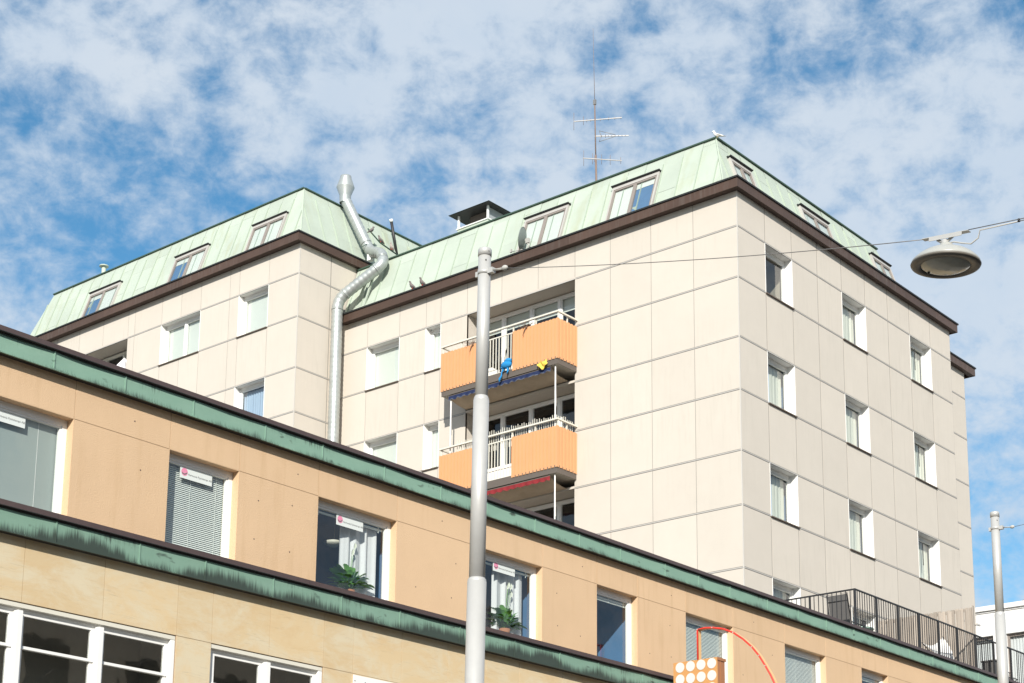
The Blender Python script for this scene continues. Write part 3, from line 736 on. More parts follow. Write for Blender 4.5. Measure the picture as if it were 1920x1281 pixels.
# pipes on the roofs
p_ = MB().tube([(34.78, 34.1, 23.9), (34.36, 34.0, 24.98)], .045, 10); bp = p_.build('vent_pipe', 'black', AB); bp['label'] = 'black vent pipe with a white cap'
MB().tube([(34.362, 34.0, 24.97), (34.335, 33.995, 25.05)], .055, 10).build('pipe_cap', 'white', bp)
p_ = MB().tube([(31.3, 44.1, 24.7), (31.3, 44.1, 25.30)], .07, 12); bp = p_.build('vent_pipe', 'roof', AB)
MB().lathe((31.3, 44.1, 25.30), [(.02, .05), (.15, .035), (.15, .0), (.05, -.01)], 16).build('pipe_cap', 'roof', bp)
MB().tube([(33.1, 33.72, 24.2), (33.6, 33.70, 23.93), (34.5, 33.66, 23.75)], .022, 6).build('snow_guard', 'edge', AB)
MB().tube([(32.75, 33.5, 23.2), (32.6, 33.45, 23.35), (32.9, 33.45, 23.6)], .012, 6).build('bracket', 'edge', AB)
# small floodlight bracket at the far right edge of the set-back block
MB().box(46.9, 47.15, Y2-.05, Y2-.0, 13.0, 13.05).build('bracket', 'strip', AB)

# ================================================================ LOW BUILDING
YL = 17.43; YF = 17.30
LB = thing('shop_building', (30, 19, 0), 'low tan rendered street building with green copper ledges and a sandstone lower storey', 'building')
xs_u = [6.0, 8.3, 10.6, 12.095, 13.585, 14.80, 16.28, 17.91, 19.72, 21.385, 22.868, 24.055, 25.56, 27.155, 29.025, 30.635, 32.13, 33.31, 35.0, 36.5, 38.1, 39.6, 41.3, 44.3, 47.3, 50.3, 55.0]
wins_u = [(10.6, 12.073), (13.585, 14.79), (16.28, 17.91), (19.72, 21.385), (22.868, 24.055), (25.56, 27.15), (29.025, 30.635), (32.13, 33.31), (35.0, 36.5), (38.1, 39.6)]
xs_u = sorted(set(xs_u)-{12.095, 14.80, 27.155}|{12.073, 14.79, 27.15})
zh, zsill = 8.876, 7.46
facade(LB, 'wall', 'R', YL, xs_u, [7.40, zsill, zh, 9.42], [(a, b, zsill, zh) for a, b in wins_u], 'tan', 'tanjoint', gu=.009, gz=.009, strips=False)
FLo = FR('R', YL)
styles = ['slatsclosed', 'slats', 'drape', 'drape', 'raised', 'slats', 'slats', 'raised', 'raised', 'raised']
LW = []
for (a, b), sty in zip(wins_u, styles):
    lab = {'slatsclosed': 'window with closed pale venetian blind', 'slats': 'window with half open venetian blind', 'drape': 'window with white curtain and plant', 'raised': 'bare window with raised blind'}[sty]
    w_ = window(LB, FLo, a, b, zsill, zh, dep=.13, style=sty, interior='interior_skyblue', room=1.1, reveal=False, sill=False, fw=.07, sash=.03, gmat='glass', label=lab)
    # rendered reveals, white inner side lining
    r = MB(); r.fbox(FLo, b-.003, b+.0035, zsill, zh, .001, .134).fbox(FLo, a-.0035, a+.003, zsill, zh, .001, .134).fbox(FLo, a+.003, b-.003, zh-.003, zh+.0035, .0015, .134)
    r.build('reveal', 'tan', w_)
    LW.append(w_)
fx = MB(); rnd = random.Random(12)
for (a, b) in ((12.1, 13.55), (14.85, 16.2), (18.0, 19.6), (21.5, 22.8), (24.1, 25.5), (27.2, 28.9)):
    for z in (8.55, 7.95): 
        for q in (a+.25+rnd.random()*.1, b-.35-rnd.random()*.1):
            if rnd.random() < .6: fx.ball((q, YL-.001, z+rnd.uniform(-.08, .08)), .011, (1, .3, 1), 8)
    fx.ball((a+.6+rnd.random()*.5, YL-.001, 9.1), .011, (1, .3, 1), 8)
fx.build('wall_fixing', 'browntrim', LB)
# lower storey, sandstone slabs
xs_l = [6.0, 7.4, 8.8, 10.2, 11.507, 12.686, 13.858, 14.447, 15.466, 16.488, 17.073, 18.081, 19.10, 20.0, 20.815, 21.933, 23.0, 24.2, 25.3, 26.5, 27.7, 28.9, 30.2, 31.4, 32.6, 34, 36, 38, 40, 44, 48, 55]
zh2 = 6.405
wl = [(10.2, 13.858, (11.507, 12.686)), (14.447, 16.488, (15.466,)), (6.0, 8.8, (7.4,))]
facade(LB, 'wall', 'R', YL, xs_l, [0.0, 1.2, 3.0, 4.4, zh2, 7.20], [(a, b, 3.0, zh2) for a, b, c in wl], 'sand', 'tanjoint', gu=.007, gz=.008, strips=False)
for a, b, mu in wl:
    w_ = window(LB, FLo, a, b, 3.0, zh2, dep=.06, mull=mu, style='none', fmat='white', fw=.075, sash=.05, gmat='glasslow', interior='interiorbrown', room=.8, reveal=False, sill=False, label='wide white framed window')
    c_ = MB()
    ed = [a+.075]+[x for m2 in mu for x in (m2-.0525, m2+.0525)]+[b-.075]
    for k in range(0, len(ed), 2):
        c_.fbox(FLo, ed[k], ed[k+1], 5.86, 5.895, .055, .12)
        c_.fbox(FLo, ed[k], ed[k+1], 4.6, 4.635, .055, .12)
    for m2 in mu: c_.fbox(FLo, m2-.035, m2+.035, 3.0, 6.31, .0, .06)      # mullions stand forward
    c_.fbox(FLo, b-.075, b-.01, 3.0, 6.34, .01, .06)
    c_.build('glazing_bar', 'white', w_)
    MB().fbox(FLo, a+.01, b-.01, 6.345, zh2-.01, .01, .06).build('head_board', 'cream', w_)
# ledges: buckled copper fascia + brown flashing on top + soffit
def ledge(zt, zstrip, zg0, zb, x0, x1, mname, amount, seed):
    rnd = random.Random(seed); f = MB(); seamsx = []; x = x0
    while x < x1: seamsx.append(x); x += rnd.uniform(1.05, 1.35)
    seamsx.append(x1)
    for s0, s1 in zip(seamsx[:-1], seamsx[1:]):
        n = 10; m = 4; ph = rnd.random()*6; vs = []; fs = []; am = rnd.uniform(.004, .016)
        for j in range(m+1):
            for i in range(n+1):
                u = i/n; v = j/m
                d = math.sin(math.pi*u)*am*(1+.4*math.sin(4*u+ph))*v**1.5+.002*math.sin(9*u+ph)
                vs.append((s0+(s1-s0)*u, YF+.02+d, zb+(zg0-zb)*v))
        for j in range(m):
            for i in range(n): a = j*(n+1)+i; fs.append((a, a+1, a+n+2, a+n+1))
        f.add(vs, fs, True)
        f.box(s0-.008, s0+.008, YF+.008, YF+.03, zb, zg0)
    f.box(x0, x1, YF+.004, YF+.03, zb-.006, zb+.012)
    o = f.build('fascia', fascia_mat(mname, zb, zg0, amount, YF), LB)
    t = MB(); x = x0
    while x < x1:
        q = min(x+rnd.uniform(1.8, 2.2), x1); t.fbox(WF, x+.001, q-.001, YF-.022, YL+.01, zstrip, zt); x = q
    t.build('flashing', 'browntrim', LB)
    MB().box(x0, x1, YF+.012, YF+.03, zg0-.002, zstrip).box(x0, x1, YF-.030, YF-.022, zstrip-.003, zstrip+.004).build('drip_and_shadow_strip', 'blackedge', LB)  # black strip paints the shadow under the flashing; second box is the drip lip
    MB().box(x0, x1, YF+.03, YL+.05, zb+.002, zb+.02).build('soffit', 'blackedge', LB)
ledge(9.697, 9.630, 9.612, 9.376, 6.0, 55.0, 'verdigris_upper', .30, 31)
ledge(7.560, 7.489, 7.468, 7.192, 6.0, 55.0, 'verdigris_lower', .95, 32)
MB().box(6.0, 55.0, YL+.02, 20.2, 9.38, 9.45).build('terrace_deck', 'paving', LB)
MB().box(6.0, 55.0, YL+.02, YL+.2, 9.3, 9.60).build('parapet', 'browntrim', LB)
MB().box(6.0, 6.1, YL+.05, 20.2, 0, 9.38).box(54.9, 55.0, YL+.05, 20.2, 0, 9.38).box(6.1, 54.9, 20.1, 20.2, 0, 9.38).build('wall', 'tan', LB)
MB().box(6.1, 54.9, YL+.06, 20.0, 7.2, 7.25).build('floor', 'interior', LB)
# stickers on the panes
def text_mesh(txt, size, name, m, parent, F, a, b, c):
    cu = bpy.data.curves.new(name, 'FONT'); cu.body = txt; cu.size = size; cu.extrude = .0004
    to = bpy.data.objects.new(name, cu); COL.objects.link(to)
    dg = bpy.context.evaluated_depsgraph_get(); me = bpy.data.meshes.new_from_object(to.evaluated_get(dg)); bpy.data.objects.remove(to)
    O, A, B, Cc = F; off = WL.get(parent.name, Vector())
    for v in me.vertices:
        v.co = O+A*(a+v.co.x)+B*(b+v.co.y)+Cc*(c-v.co.z)-off
    me.name = name; me.materials.clear(); me.materials.append(M[m])
    o = bpy.data.objects.new(name, me); COL.objects.link(o); o.parent = parent; WL[o.name] = off
    return o
for wi, (a, z) in ((0, 10.93), (1, 13.90), (2, 16.80), (3, 20.31)) and [(0, (10.93, 8.62)), (1, (13.90, 8.60)), (2, (16.80, 8.60)), (3, (20.31, 8.62))]:
    w_ = LW[wi]; d = .156
    MB().fbox(FLo, a, a+.55, z, z+.165, d, d+.003).build('sticker', 'sticker', w_)
    lg = MB(); n = 20; cx_, cz_, rr = a+.075, z+.09, .055
    pts = [FLo[0]+FLo[1]*(cx_+rr*math.cos(2*math.pi*k/n))+FLo[2]*(cz_+rr*math.sin(2*math.pi*k/n))+FLo[3]*(d-.001) for k in range(n)]
    lg.add(pts, [tuple(range(n))]); lg.build('logo', 'pink', w_)
    wv = MB(); pts = []
    for k in range(9):
        t_ = k/8; pts.append((cx_-.045+.09*t_, cz_-.012-.022*math.sin(t_*math.pi)+.012*t_))
    for (p, q), (r_, s_) in zip(pts[:-1], pts[1:]):
        O, A, B, Cc = FLo; wv.quad(*[O+A*x+B*y+Cc*(d-.002) for x, y in ((p, q-.012), (r_, s_-.012), (r_, s_+.006), (p, q+.006))])
    wv.build('logo', 'ink', w_)
    text_mesh('Harmonia Fysioterapi AB', .040, 'lettering', 'ink', w_, FLo, a+.135, z+.055, d-.001)

# ---------------------------------------------------------------- plants in the windows
def plant(x, y, z, s, label, seed, flowers):
    rnd = random.Random(seed); t = thing('potted_plant', (x, y, z), label, 'plant')
    MB().lathe((x, y, z), [(0, 0), (.075, 0), (.10, .16), (.09, .16), (.085, .13)], 18).build('pot', 'pot', t)
    lf = MB()
    for i in range(170):
        az = rnd.uniform(0, 6.283); ln = s*rnd.uniform(.20, .55); wd = ln*rnd.uniform(.07, .11)+.006; el = rnd.uniform(.35, 1.45)
        base = Vector((x+rnd.uniform(-.03, .03), y+rnd.uniform(-.03, .03), z+.14)); d = Vector((math.cos(az)*math.cos(el)*1.15, math.sin(az)*math.cos(el)*.45, math.sin(el)))
        side = d.cross(Vector((0, 0, 1))).normalized(); n = 8; vs = []; fs = []
        for k in range(n+1):
            tt = k/n; c = base+d*ln*tt+Vector((0, 0, -1))*ln*.62*max(0, tt-.45)**1.6; ww = wd*(max(0, math.sin(math.pi*max(0, (tt-.4)/.6)))**.8) if tt > .4 else .003
            if k == n: ww = .001
            vs += [c-side*ww+Vector((0, 0, .25*ww)), c, c+side*ww+Vector((0, 0, .25*ww))]
        for k in range(n): o = 3*k; fs += [(o, o+1, o+4, o+3), (o+1, o+2, o+5, o+4)]
        lf.add(vs, fs, True)
    lf.build('foliage', 'leaf', t)
    for i in range(flowers):
        az = rnd.uniform(-.7, .9); top = Vector((x+rnd.uniform(-.16, .12), y-.06, z+s*rnd.uniform(.66, .84)))
        f = MB(); f.tube([(x, y, z+.15), tuple((Vector((x, y, z+.15))+top)/2+Vector((0, 0, .02))), tuple(top)], .004, 5)
        f.build('flower_stem', 'leaf', t)
        f = MB(); vs = []; n = 8
        for k in range(n+1):
            tt = k/n; ww = .03*math.sin(math.pi*min(1, tt*.97+.02)); c = top+Vector((.02*tt, -.012*math.sin(3*tt), .11*tt)); vs += [c+Vector((-ww, 0, 0)), c+Vector((0, .014, 0)), c+Vector((ww, 0, 0))]
        f.add(vs, [g for k in range(n) for g in ((3*k, 3*k+1, 3*k+4, 3*k+3), (3*k+1, 3*k+2, 3*k+5, 3*k+4))], True); f.build('flower', 'spathe', t)
    return t
plant(17.20, 17.70, 7.54, 1.0, 'peace lily with white flowers behind the pane left of the near pole', 1, 2)
plant(20.74, 17.70, 7.58, 1.0, 'peace lily in the window right of the near pole', 2, 4)
hb = thing('hanging_bowl', (17.08, 17.92, 8.37), 'small pale bowl lamp hanging inside the curtained window', 'lamp')
MB().lathe((17.08, 17.92, 8.37), [(0, 0), (.06, .005), (.12, .035), (.15, .075), (.145, .078), (.10, .045), (0, .02)], 20).build('bowl', 'cream', hb)
MB().tube([(17.08, 17.92, 8.39), (17.10, 17.92, 8.86)], .003, 5).build('cord', 'cable', hb)

# ================================================================ STREET POLES, WIRE, LAMP
def pole(x, y, label, lean=(0, 0), first=False):
    t = thing('street_pole', (x, y, 0.13), label, 'pole', 'stepped steel poles along the pavement')
    def P(z): return Vector((x+lean[0]*(z-6), y+lean[1]*(z-6), z))
    s = MB(); s.tube([P(.13), P(1.9)], .127, 32); s.tube([P(1.9), P(6.2)], .104, 32); s.build('shaft', 'pole', t)
    s = MB(); s.tube([P(6.19), P(6.22), P(6.24)], [.104, .101, .088], 32, caps=False); s.tube([P(6.2), P(8.26)], .0875, 32); s.build('shaft', 'pole', t)
    s = MB(); s.tube([P(8.25), P(8.28), P(8.31)], [.0875, .085, .073], 32, caps=False); s.tube([P(8.26), P(10.0)], .0715, 32); s.build('shaft', 'pole', t)
    MB().tube([P(9.97), P(10.045), P(10.06)], [.078, .078, .07], 32).build('pole_cap', 'pole', t)
    h = MB(); c = P(9.9); h.ball(c+Vector((-.045, -.058, 0)), .009); h.ball(P(10.01)+Vector((-.02, -.078, 0)), .006); h.build('bolt', 'black', t)
    h = MB(); h.tube([P(9.745), P(9.80)], .0765, 32); c = P(9.77)
    h.box(c.x-.03, c.x+.03, c.y-.14, c.y-.07, c.z-.03, c.z+.03); h.box(c.x-.03, c.x+.03, c.y+.07, c.y+.11, c.z-.03, c.z+.03); h.build('clamp', 'pole', t)
    h = MB(); h.tube([c+Vector((.012, -.13, 0)), c+Vector((.012, -.27, -.02))], .007, 6); h.tube([c+Vector((-.012, -.13, -.0)), c+Vector((-.012, -.27, -.02))], .007, 6)
    h.ball(c+Vector((0, -.30, -.02)), .03, (1, 1.4, 1)); h.build('turnbuckle', 'cable', t)
    return t
pole(13.476, 11.898, 'tall stepped steel pole in the foreground, near the centre', lean=(.0061, -.0069))
pole(26.78, 11.9, 'slimmer looking steel pole farther along, at the right edge')
sw = thing('span_wire', (13.5, 6.4, 8.6), 'thin steel wire across the street carrying the round lamp', 'wire')
A_ = Vector((13.5, 11.57, 9.745)); B_ = Vector((13.5, 6.53, 8.597)); C_ = Vector((13.5, 6.11, 8.565)); D_ = Vector((13.5, 5.6, 8.555+.02)); 
def sag(a, b, s, n=14): return [a.lerp(b, i/n)-Vector((0, 0, s*4*(i/n)*(1-i/n))) for i in range(n+1)]
MB().tube(sag(A_, B_, .05), .0042, 6).build('wire', 'wire', sw)
Dfar = Vector((13.5, -12.9, 10.6))
MB().tube(sag(C_, Dfar, .95, 40), .0042, 6).build('wire', 'wire', sw)
# supply cable tied below the wire
far = sag(C_, Dfar, .95, 40)
cb = [far[1]+Vector((.0, 0, -.018))]+[p+Vector((.0, 0, -.020)) for p in far[2:]]
MB().tube(cb, .005, 8).build('supply_cable', 'cable', sw)
tie = MB()
for p in far[1:20:1]: tie.tube([p+Vector((0, .006, -.01)), p+Vector((0, -.006, -.01))], .018, 8)
tie.build('cable_tie', 'black', sw)
MB().tube([Vector((26.78, 11.6, 9.745)), Vector((26.78, -12.9, 10.9))], .004, 6).build('wire', 'wire', thing('span_wire', (26.78, 5, 10), 'thin wire leading off the farther pole beyond the right edge', 'wire'))

# lamp: shallow enamel dish, dark underside ring, grey diffuser
lo = Vector((13.5, 6.34, 8.295))
tilt = Vector((0.0, -.07, 1)).normalized()
SL = thing('street_lamp', lo, 'round white dish lamp hanging from the wire against the sky', 'street lamp')
MB().lathe(lo, [(.300, .0), (.306, .012), (.302, .026), (.282, .048), (.25, .078), (.205, .108), (.15, .134), (.095, .150), (.07, .160), (.062, .185), (.05, .20), (0, .205)], 64, tilt).build('shade', 'lampwhite', SL)
MB().lathe(lo, [(.306, .008), (.312, .0), (.306, -.012), (.28, -.020), (.225, -.018), (.222, -.008)], 64, tilt).build('rim', 'lampdark', SL)
MB().lathe(lo, [(.222, -.009), (.19, -.03), (.12, -.05), (0, -.058)], 64, tilt).build('diffuser', 'lampglass', SL)
MB().ball(lo+Vector((0, .17, -.03)), .012).build('latch', 'black', SL)
h = MB(); h.fbox((Vector((13.5, 6.10, 8.548)), Vector((0, 1, .10)).normalized(), Vector((1, 0, 0)), Vector((0, -.10, 1)).normalized()), 0, .45, -.03, .03, 0, .006); h.fbox((Vector((13.5, 6.10, 8.548)), Vector((0, 1, .10)).normalized(), Vector((1, 0, 0)), Vector((0, -.10, 1)).normalized()), .06, .38, -.03, -.025, -.035, 0)
h.build('bracket', 'pole', SL)
h = MB()
for y in (6.25, 6.41): h.tube([(13.5, y, 8.555), (13.5, 6.34, 8.50)], .014, 8)
h.tube([(13.5, 6.335, 8.45), (13.5, 6.34, 8.53)], .034, 14); h.build('hanger', 'pole', SL)
MB().tube([far[1]+Vector((0, 0, -.02)), (13.5, 6.00, 8.53), (13.5, 6.02, 8.46), (13.5, 6.09, 8.425), (13.5, 6.17, 8.455), (13.5, 6.25, 8.49), (13.5, 6.33, 8.50)], .007, 8).build('lead_in_cable', 'cable', SL)

# ================================================================ VENTILATION DUCT
VD = thing('ventilation_duct', (31.76, 33.47, 9.5), 'galvanised spiral duct climbing the inner corner and over the roof', 'duct')
def bend(pts, n=7, r=.28):
    out = [Vector(pts[0])]
    for i in range(1, len(pts)-1):
        p = Vector(pts[i]); a = (Vector(pts[i-1])-p); b = (Vector(pts[i+1])-p); ra = min(r, a.length*.45, b.length*.45)
        s = p+a.normalized()*ra; e = p+b.normalized()*ra
        for k in range(n+1):
            t = k/n; out.append((1-t)**2*s+2*t*(1-t)*p+t*t*e)
    out.append(Vector(pts[-1])); return out
Dp = [(31.765, 33.47, 8.0), (31.735, 33.47, 21.42), (32.27, 32.20, 22.36), (32.45, 32.46, 22.80), (33.00, 33.50, 23.36), (32.50, 34.10, 25.02)]
path = bend(Dp, 8, .30)
# resample so that the spiral lock seams read as fine ribs
def resample(path, step):
    out = [path[0]]; acc_ = 0
    for a, b in zip(path[:-1], path[1:]):
        L = (b-a).length; t = step-acc_
        while t < L: out.append(a.lerp(b, t/L)); t += step
        acc_ = (acc_+L) % step
    out.append(path[-1]); return out
rp = resample(path, .05); rad = [.156+(.010 if i % 3 == 0 else 0) for i in range(len(rp))]
MB().tube(rp, rad, 28).build('pipe', 'galv', VD)
jn = MB()
for i in (1, 2, 3, 4):
    for k in (0, 8):
        idx = 1+(i-1)*9+k; p = path[idx]; q = (path[min(idx+1, len(path)-1)]-path[idx-1]).normalized(); MB().tube([p-q*.02, p+q*.02], .169, 28).build('collar', 'galv', VD)
top = Vector((32.50, 34.10, 25.02))
MB().lathe(top, [(.165, -.12), (.17, .05), (.17, .12), (.265, .36), (.268, .38), (.165, .68), (.165, .73), (.155, .73), (.155, .66)], 36).build('cowl', 'galv', VD)
br = MB(); br.bar((32.28, 32.55, 22.2), (32.22, 32.95, 21.1), .05); br.bar((32.2, 32.7, 22.1), (32.3, 33.4, 21.2), .05); br.build('strut', 'roof', VD)
MB().box(32.75, 32.9, 33.2, 33.36, 22.95, 23.15).build('bracket', 'white', VD)

# ================================================================ ROOFTOP THINGS
AN = thing('tv_antenna', (33.48, 25.55, 22.7), 'tall rusty aerial mast with three stacked booms on the roof', 'antenna')
MB().tube([(33.5, 25.53, 22.65), (33.48, 25.55, 24.0)], .028, 8).tube([(33.48, 25.55, 24.0), (33.465, 25.575, 25.6)], .018, 8).build('mast', 'mast', AN)
MB().tube([(33.465, 25.575, 25.6), (33.44, 25.61, 27.75)], [.009, .004], 6).build('whip', 'mast', AN)
MB().box(33.44, 33.50, 25.54, 25.61, 25.48, 25.62).build('mast_clamp', 'antenna', AN)
def boom(a, b, els, el_len, horiz, mid=None):
    a = Vector(a); b = Vector(b); m = MB(); m.bar(a, b, .022, .022); d = (b-a).normalized(); sd = d.cross(Vector((0, 0, 1))).normalized()
    m.build('boom', 'antenna', AN); e = MB()
    for t, s in els:
        p = a.lerp(b, t); v = (Vector((0, 0, 1)) if not horiz else sd)*el_len*s
        e.tube([p-v, p+v], .006, 5)
    e.build('element', 'mast', AN)
boom((33.181, 26.06, 25.03), (33.857, 24.958, 25.05), [(0, 1.6), (.2, .8), (.27, .35), (.35, .3), (.55, .35), (.72, .3), (.85, .25), (.98, .25)], .16, False)
boom((33.466, 25.575, 24.55), (34.017, 24.849, 24.555), [(.2, .5), (.32, .9)]+[(.4+.1*i, .35) for i in range(6)], .10, True)
gr = MB()
for s in (1, -1):
    gr.tube([(33.54, 25.48, 24.55+s*.16), (33.80, 25.13, 24.56+s*.02)], .008, 5); gr.tube([(33.54, 25.48, 24.55+s*.16), (33.57, 25.43, 24.55)], .008, 5)
gr.build('reflector', 'antenna', AN)
boom((33.222, 25.782, 23.88), (33.968, 25.046, 23.87), [(.02, 1.4), (.25, 1), (.3, .5), (.48, .9), (.7, .9), (.97, .6)], .16, False)
tag(AN, None, None)

SD = thing('satellite_dish', (31.98, 26.75, 21.08), 'grey satellite dish seen edge-on beside the right-hand roof window', 'satellite dish')
dc = Vector((31.97, 26.78, 21.40)); dn = Vector((-.80, .60, .12)).normalized()
MB().lathe(dc, [(0, -.045), (.12, -.035), (.22, -.012), (.30, .025), (.31, .03), (.30, .018)], 32, Vector((-.38, .90, .20))).build('dish', 'dish', SD)
MB().tube([(31.98, 26.72, 21.35), (32.0, 26.62, 21.2), (32.02, 26.64, 21.07)], .022, 8).box(31.96, 32.04, 26.60, 26.70, 21.25, 21.38).build('mount', 'cable', SD)
MB().tube([(31.96, 26.80, 21.10), (31.93, 27.16, 21.13)], .012, 6).box(31.91, 31.95, 27.14, 27.19, 21.11, 21.2).build('feed_arm', 'cable', SD)

def pigeon(x, y, z, face, label, m='bird', sc=1.0, cat='pigeon', gull=False):
    steep = 0 if gull else 1
    t = thing('seagull' if gull else 'pigeon', (x, y, z), label, 'gull' if gull else 'pigeon', None if gull else 'pigeons resting on the roofs')
    rz = Matrix.Rotation(face, 3, 'Z'); b = MB()
    def T(v): return Vector((x, y, z))+rz @ (Vector(v)*sc)
    pts = [(-.17, 0, .055), (-.10, 0, .075), (-.03, 0, .095), (.04, 0, .115), (.075, 0, .15), (.09, 0, .19), (.10, 0, .215), (.125, 0, .222), (.15, 0, .215)]
    rs = [.012, .032, .052, .052, .038, .026, .028, .024, .004]
    if gull: pts = [(-.26, 0, .05), (-.17, 0, .075), (-.06, 0, .095), (.04, 0, .13), (.085, 0, .175), (.10, 0, .225), (.11, 0, .255), (.14, 0, .262), (.185, 0, .25)]; rs = [.008, .03, .055, .06, .042, .034, .038, .028, .005]
    if steep: pts = [(-.13, 0, .0), (-.085, 0, .045), (-.03, 0, .085), (.02, 0, .125), (.045, 0, .165), (.052, 0, .20), (.06, 0, .225), (.082, 0, .23), (.105, 0, .222)]
    b.tube([T(p) for p in pts], [r*sc for r in rs], 12); b.build('body', m, t)
    w = MB()
    for s in (1, -1):
        w.tube([T((.03, s*.040, .12)), T((-.04, s*.048, .08)), T((-.11, s*.02, .02)), T((-.15, s*.008, -.015))] if not gull else [T((.03, s*.040, .12)), T((-.06, s*.048, .10)), T((-.16, s*.02, .068)), T((-.30, s*.008, .05))], [.02*sc, .030*sc, .016*sc, .004*sc], 8)
    w.build('wing', 'birdwing' if gull else m, t)
    l = MB()
    for s in (1, -1): l.tube([T((0, s*.02, .06)), T((.01, s*.02, 0))], .005*sc, 5)
    l.build('leg', 'red' if not gull else 'yellow', t)
    return t
fc = math.atan2(.9, -.3)
pigeon(32.03, 30.82, 21.10, R(150), 'left pigeon of the two on the brown gutter edge', sc=1.0)
pigeon(32.03, 30.44, 21.10, R(165), 'right pigeon of the two on the brown gutter edge', sc=1.0)
pigeon(33.25, 33.72, 24.10, R(-20), 'leftmost pigeon on the roof bar behind the duct', sc=.95)
pigeon(33.62, 33.70, 23.93, R(160), 'middle pigeon on the roof bar, head lowered', sc=.9)
pigeon(34.05, 33.66, 23.84, R(200), 'pale pigeon at the right end of the roof bar', m='pinkish', sc=.9)
pigeon(32.76, 21.24, 22.72, R(118), 'white gull perched on the highest corner of the roof', m='birdlight', sc=.72, gull=True)

# ================================================================ BALCONY THINGS
def awning(zt, label, mval, stripe=None, seed=0):
    rnd = random.Random(seed); t = thing('awning', (31.9, 27, zt-.2), label, 'awning', 'awnings under the balconies')
    y0, y1 = 25.42, 28.85; n = 60; vs = []; fs = []; m = 8
    for i in range(n+1):
        y = y0+(y1-y0)*i/n
        for j in range(m+1):
            u = j/m; x = 32.17-(32.17-31.46)*u; z = (zt-.33)+.15*u-.07*math.sin(math.pi*u)+.018*math.sin(y*5+3*u)*math.sin(math.pi*u)+.012*math.sin(y*17+u*5)*math.sin(math.pi*u)
            vs.append((x, y, z))
    for i in range(n):
        for j in range(m): a = i*(m+1)+j; fs.append((a, a+1, a+m+2, a+m+1))
    MB().add(vs, fs, True).build('canopy', 'awn', t)
    vs = []; fs = []; n = 150
    for i in range(n+1):
        y = y0+(y1-y0)*i/n; zb = -.085-.03*abs(math.sin(y*math.pi/.23)); wv = .012*math.sin(y*31)+.008*math.sin(y*13)
        for q, (dz, k) in enumerate(((.0, 0), (zb*.5, .6), (zb, 1))): vs.append((31.45+wv*k, y, zt-.175+dz))
    for i in range(n): fs += [(3*i, 3*i+1, 3*i+4, 3*i+3), (3*i+1, 3*i+2, 3*i+5, 3*i+4)]
    MB().add(vs, fs, True).build('valance', mval, t)
    h = MB()
    for i in range(n): 
        a, b = vs[3*i+2], vs[3*i+5]; h.quad(a, b, (b[0]-.001, b[1], b[2]+.018), (a[0]-.001, a[1], a[2]+.018))
    if stripe: h.build('hem', 'hemgrey', t)
    MB().bar((31.46, y0, zt-.165), (31.46, y1, zt-.165), .022).build('front_bar', 'shaded', t)
    h = MB()
    for y in (25.30, 28.80): h.tube([(31.50, y, zt-1.0-1.62), (31.50, y, zt-.15)], .018, 8); h.tube([(31.56, y+.02, zt-1.2), (31.53, y+.03, zt-.2)], .010, 6)
    h.build('support', 'white', t)
awning(17.54, 'sagging awning with blue scalloped valance below the top balcony', 'navy', 'bluecloth_and_shade', 1)
awning(14.70, 'awning with crimson scalloped valance below the second balcony', 'crimson', None, 2)

PT = thing('soft_toy', (31.36, 26.80, 17.7), 'bright blue plush bundle with trailing ends tied to the top balcony railing', 'toy')
b = MB(); b.ball((31.35, 26.78, 17.72), .125, (.7, 1.35, .85), 16); b.ball((31.345, 26.72, 17.81), .09, (.8, 1.25, .8), 12); b.ball((31.355, 26.90, 17.67), .055, (1, 1.3, .8), 10)
b.tube([(31.36, 26.88, 17.64), (31.34, 26.93, 17.54), (31.33, 26.92, 17.46), (31.335, 26.99, 17.38), (31.33, 27.0, 17.30)], [.03, .016, .02, .032, .012], 10); b.tube([(31.35, 26.75, 17.66), (31.34, 26.72, 17.54), (31.33, 26.75, 17.46)], [.03, .026, .012], 10)
b.build('body', 'plush', PT)
YC = thing('yellow_cloth', (31.38, 25.7, 17.5), 'crumpled yellow cloth caught under the right end of the top balcony', 'cloth')
vs = []; fs = []; n = 10
for i in range(n+1):
    for j in range(6):
        u, v = i/n, j/5; vs.append((31.375+.03*math.sin(9*u+5*v), 25.48+.28*u+.03*math.sin(7*v), 17.55-.20*v*(1-.5*abs(u-.5))+.035*math.sin(11*u)))
for i in range(n):
    for j in range(5): a = i*6+j; fs.append((a, a+1, a+7, a+6))
MB().add(vs, fs, True).build('fabric', 'yellow', YC)
for (yy, lb, nn) in ((26.15, 'tangled dry twigs on the right part of the top balcony rail', 16), (27.95, 'small bunch of dry twigs left of the near pole on the balcony rail', 9)):
    t = thing('dry_twigs', (31.42, yy, 18.6), lb, 'dry plant'); m_ = MB(); rnd = random.Random(int(yy*10))
    for i in range(nn):
        p = Vector((31.42, yy+rnd.uniform(-.1, .1), 18.62)); q = p+Vector((rnd.uniform(-.06, .04), rnd.uniform(-.32, .32), rnd.uniform(-.02, .12))); r_ = q+Vector((rnd.uniform(-.03, .02), rnd.uniform(-.12, .12), rnd.uniform(-.08, .05)))
        m_.tube([p, q, r_], [.008, .005, .002], 5)
    m_.tube([(31.39, yy, 18.62), (31.37, yy+.07, 18.50), (31.375, yy+.12, 18.38)], [.02, .012, .004], 6)
    m_.build('twigs', 'twig', t)
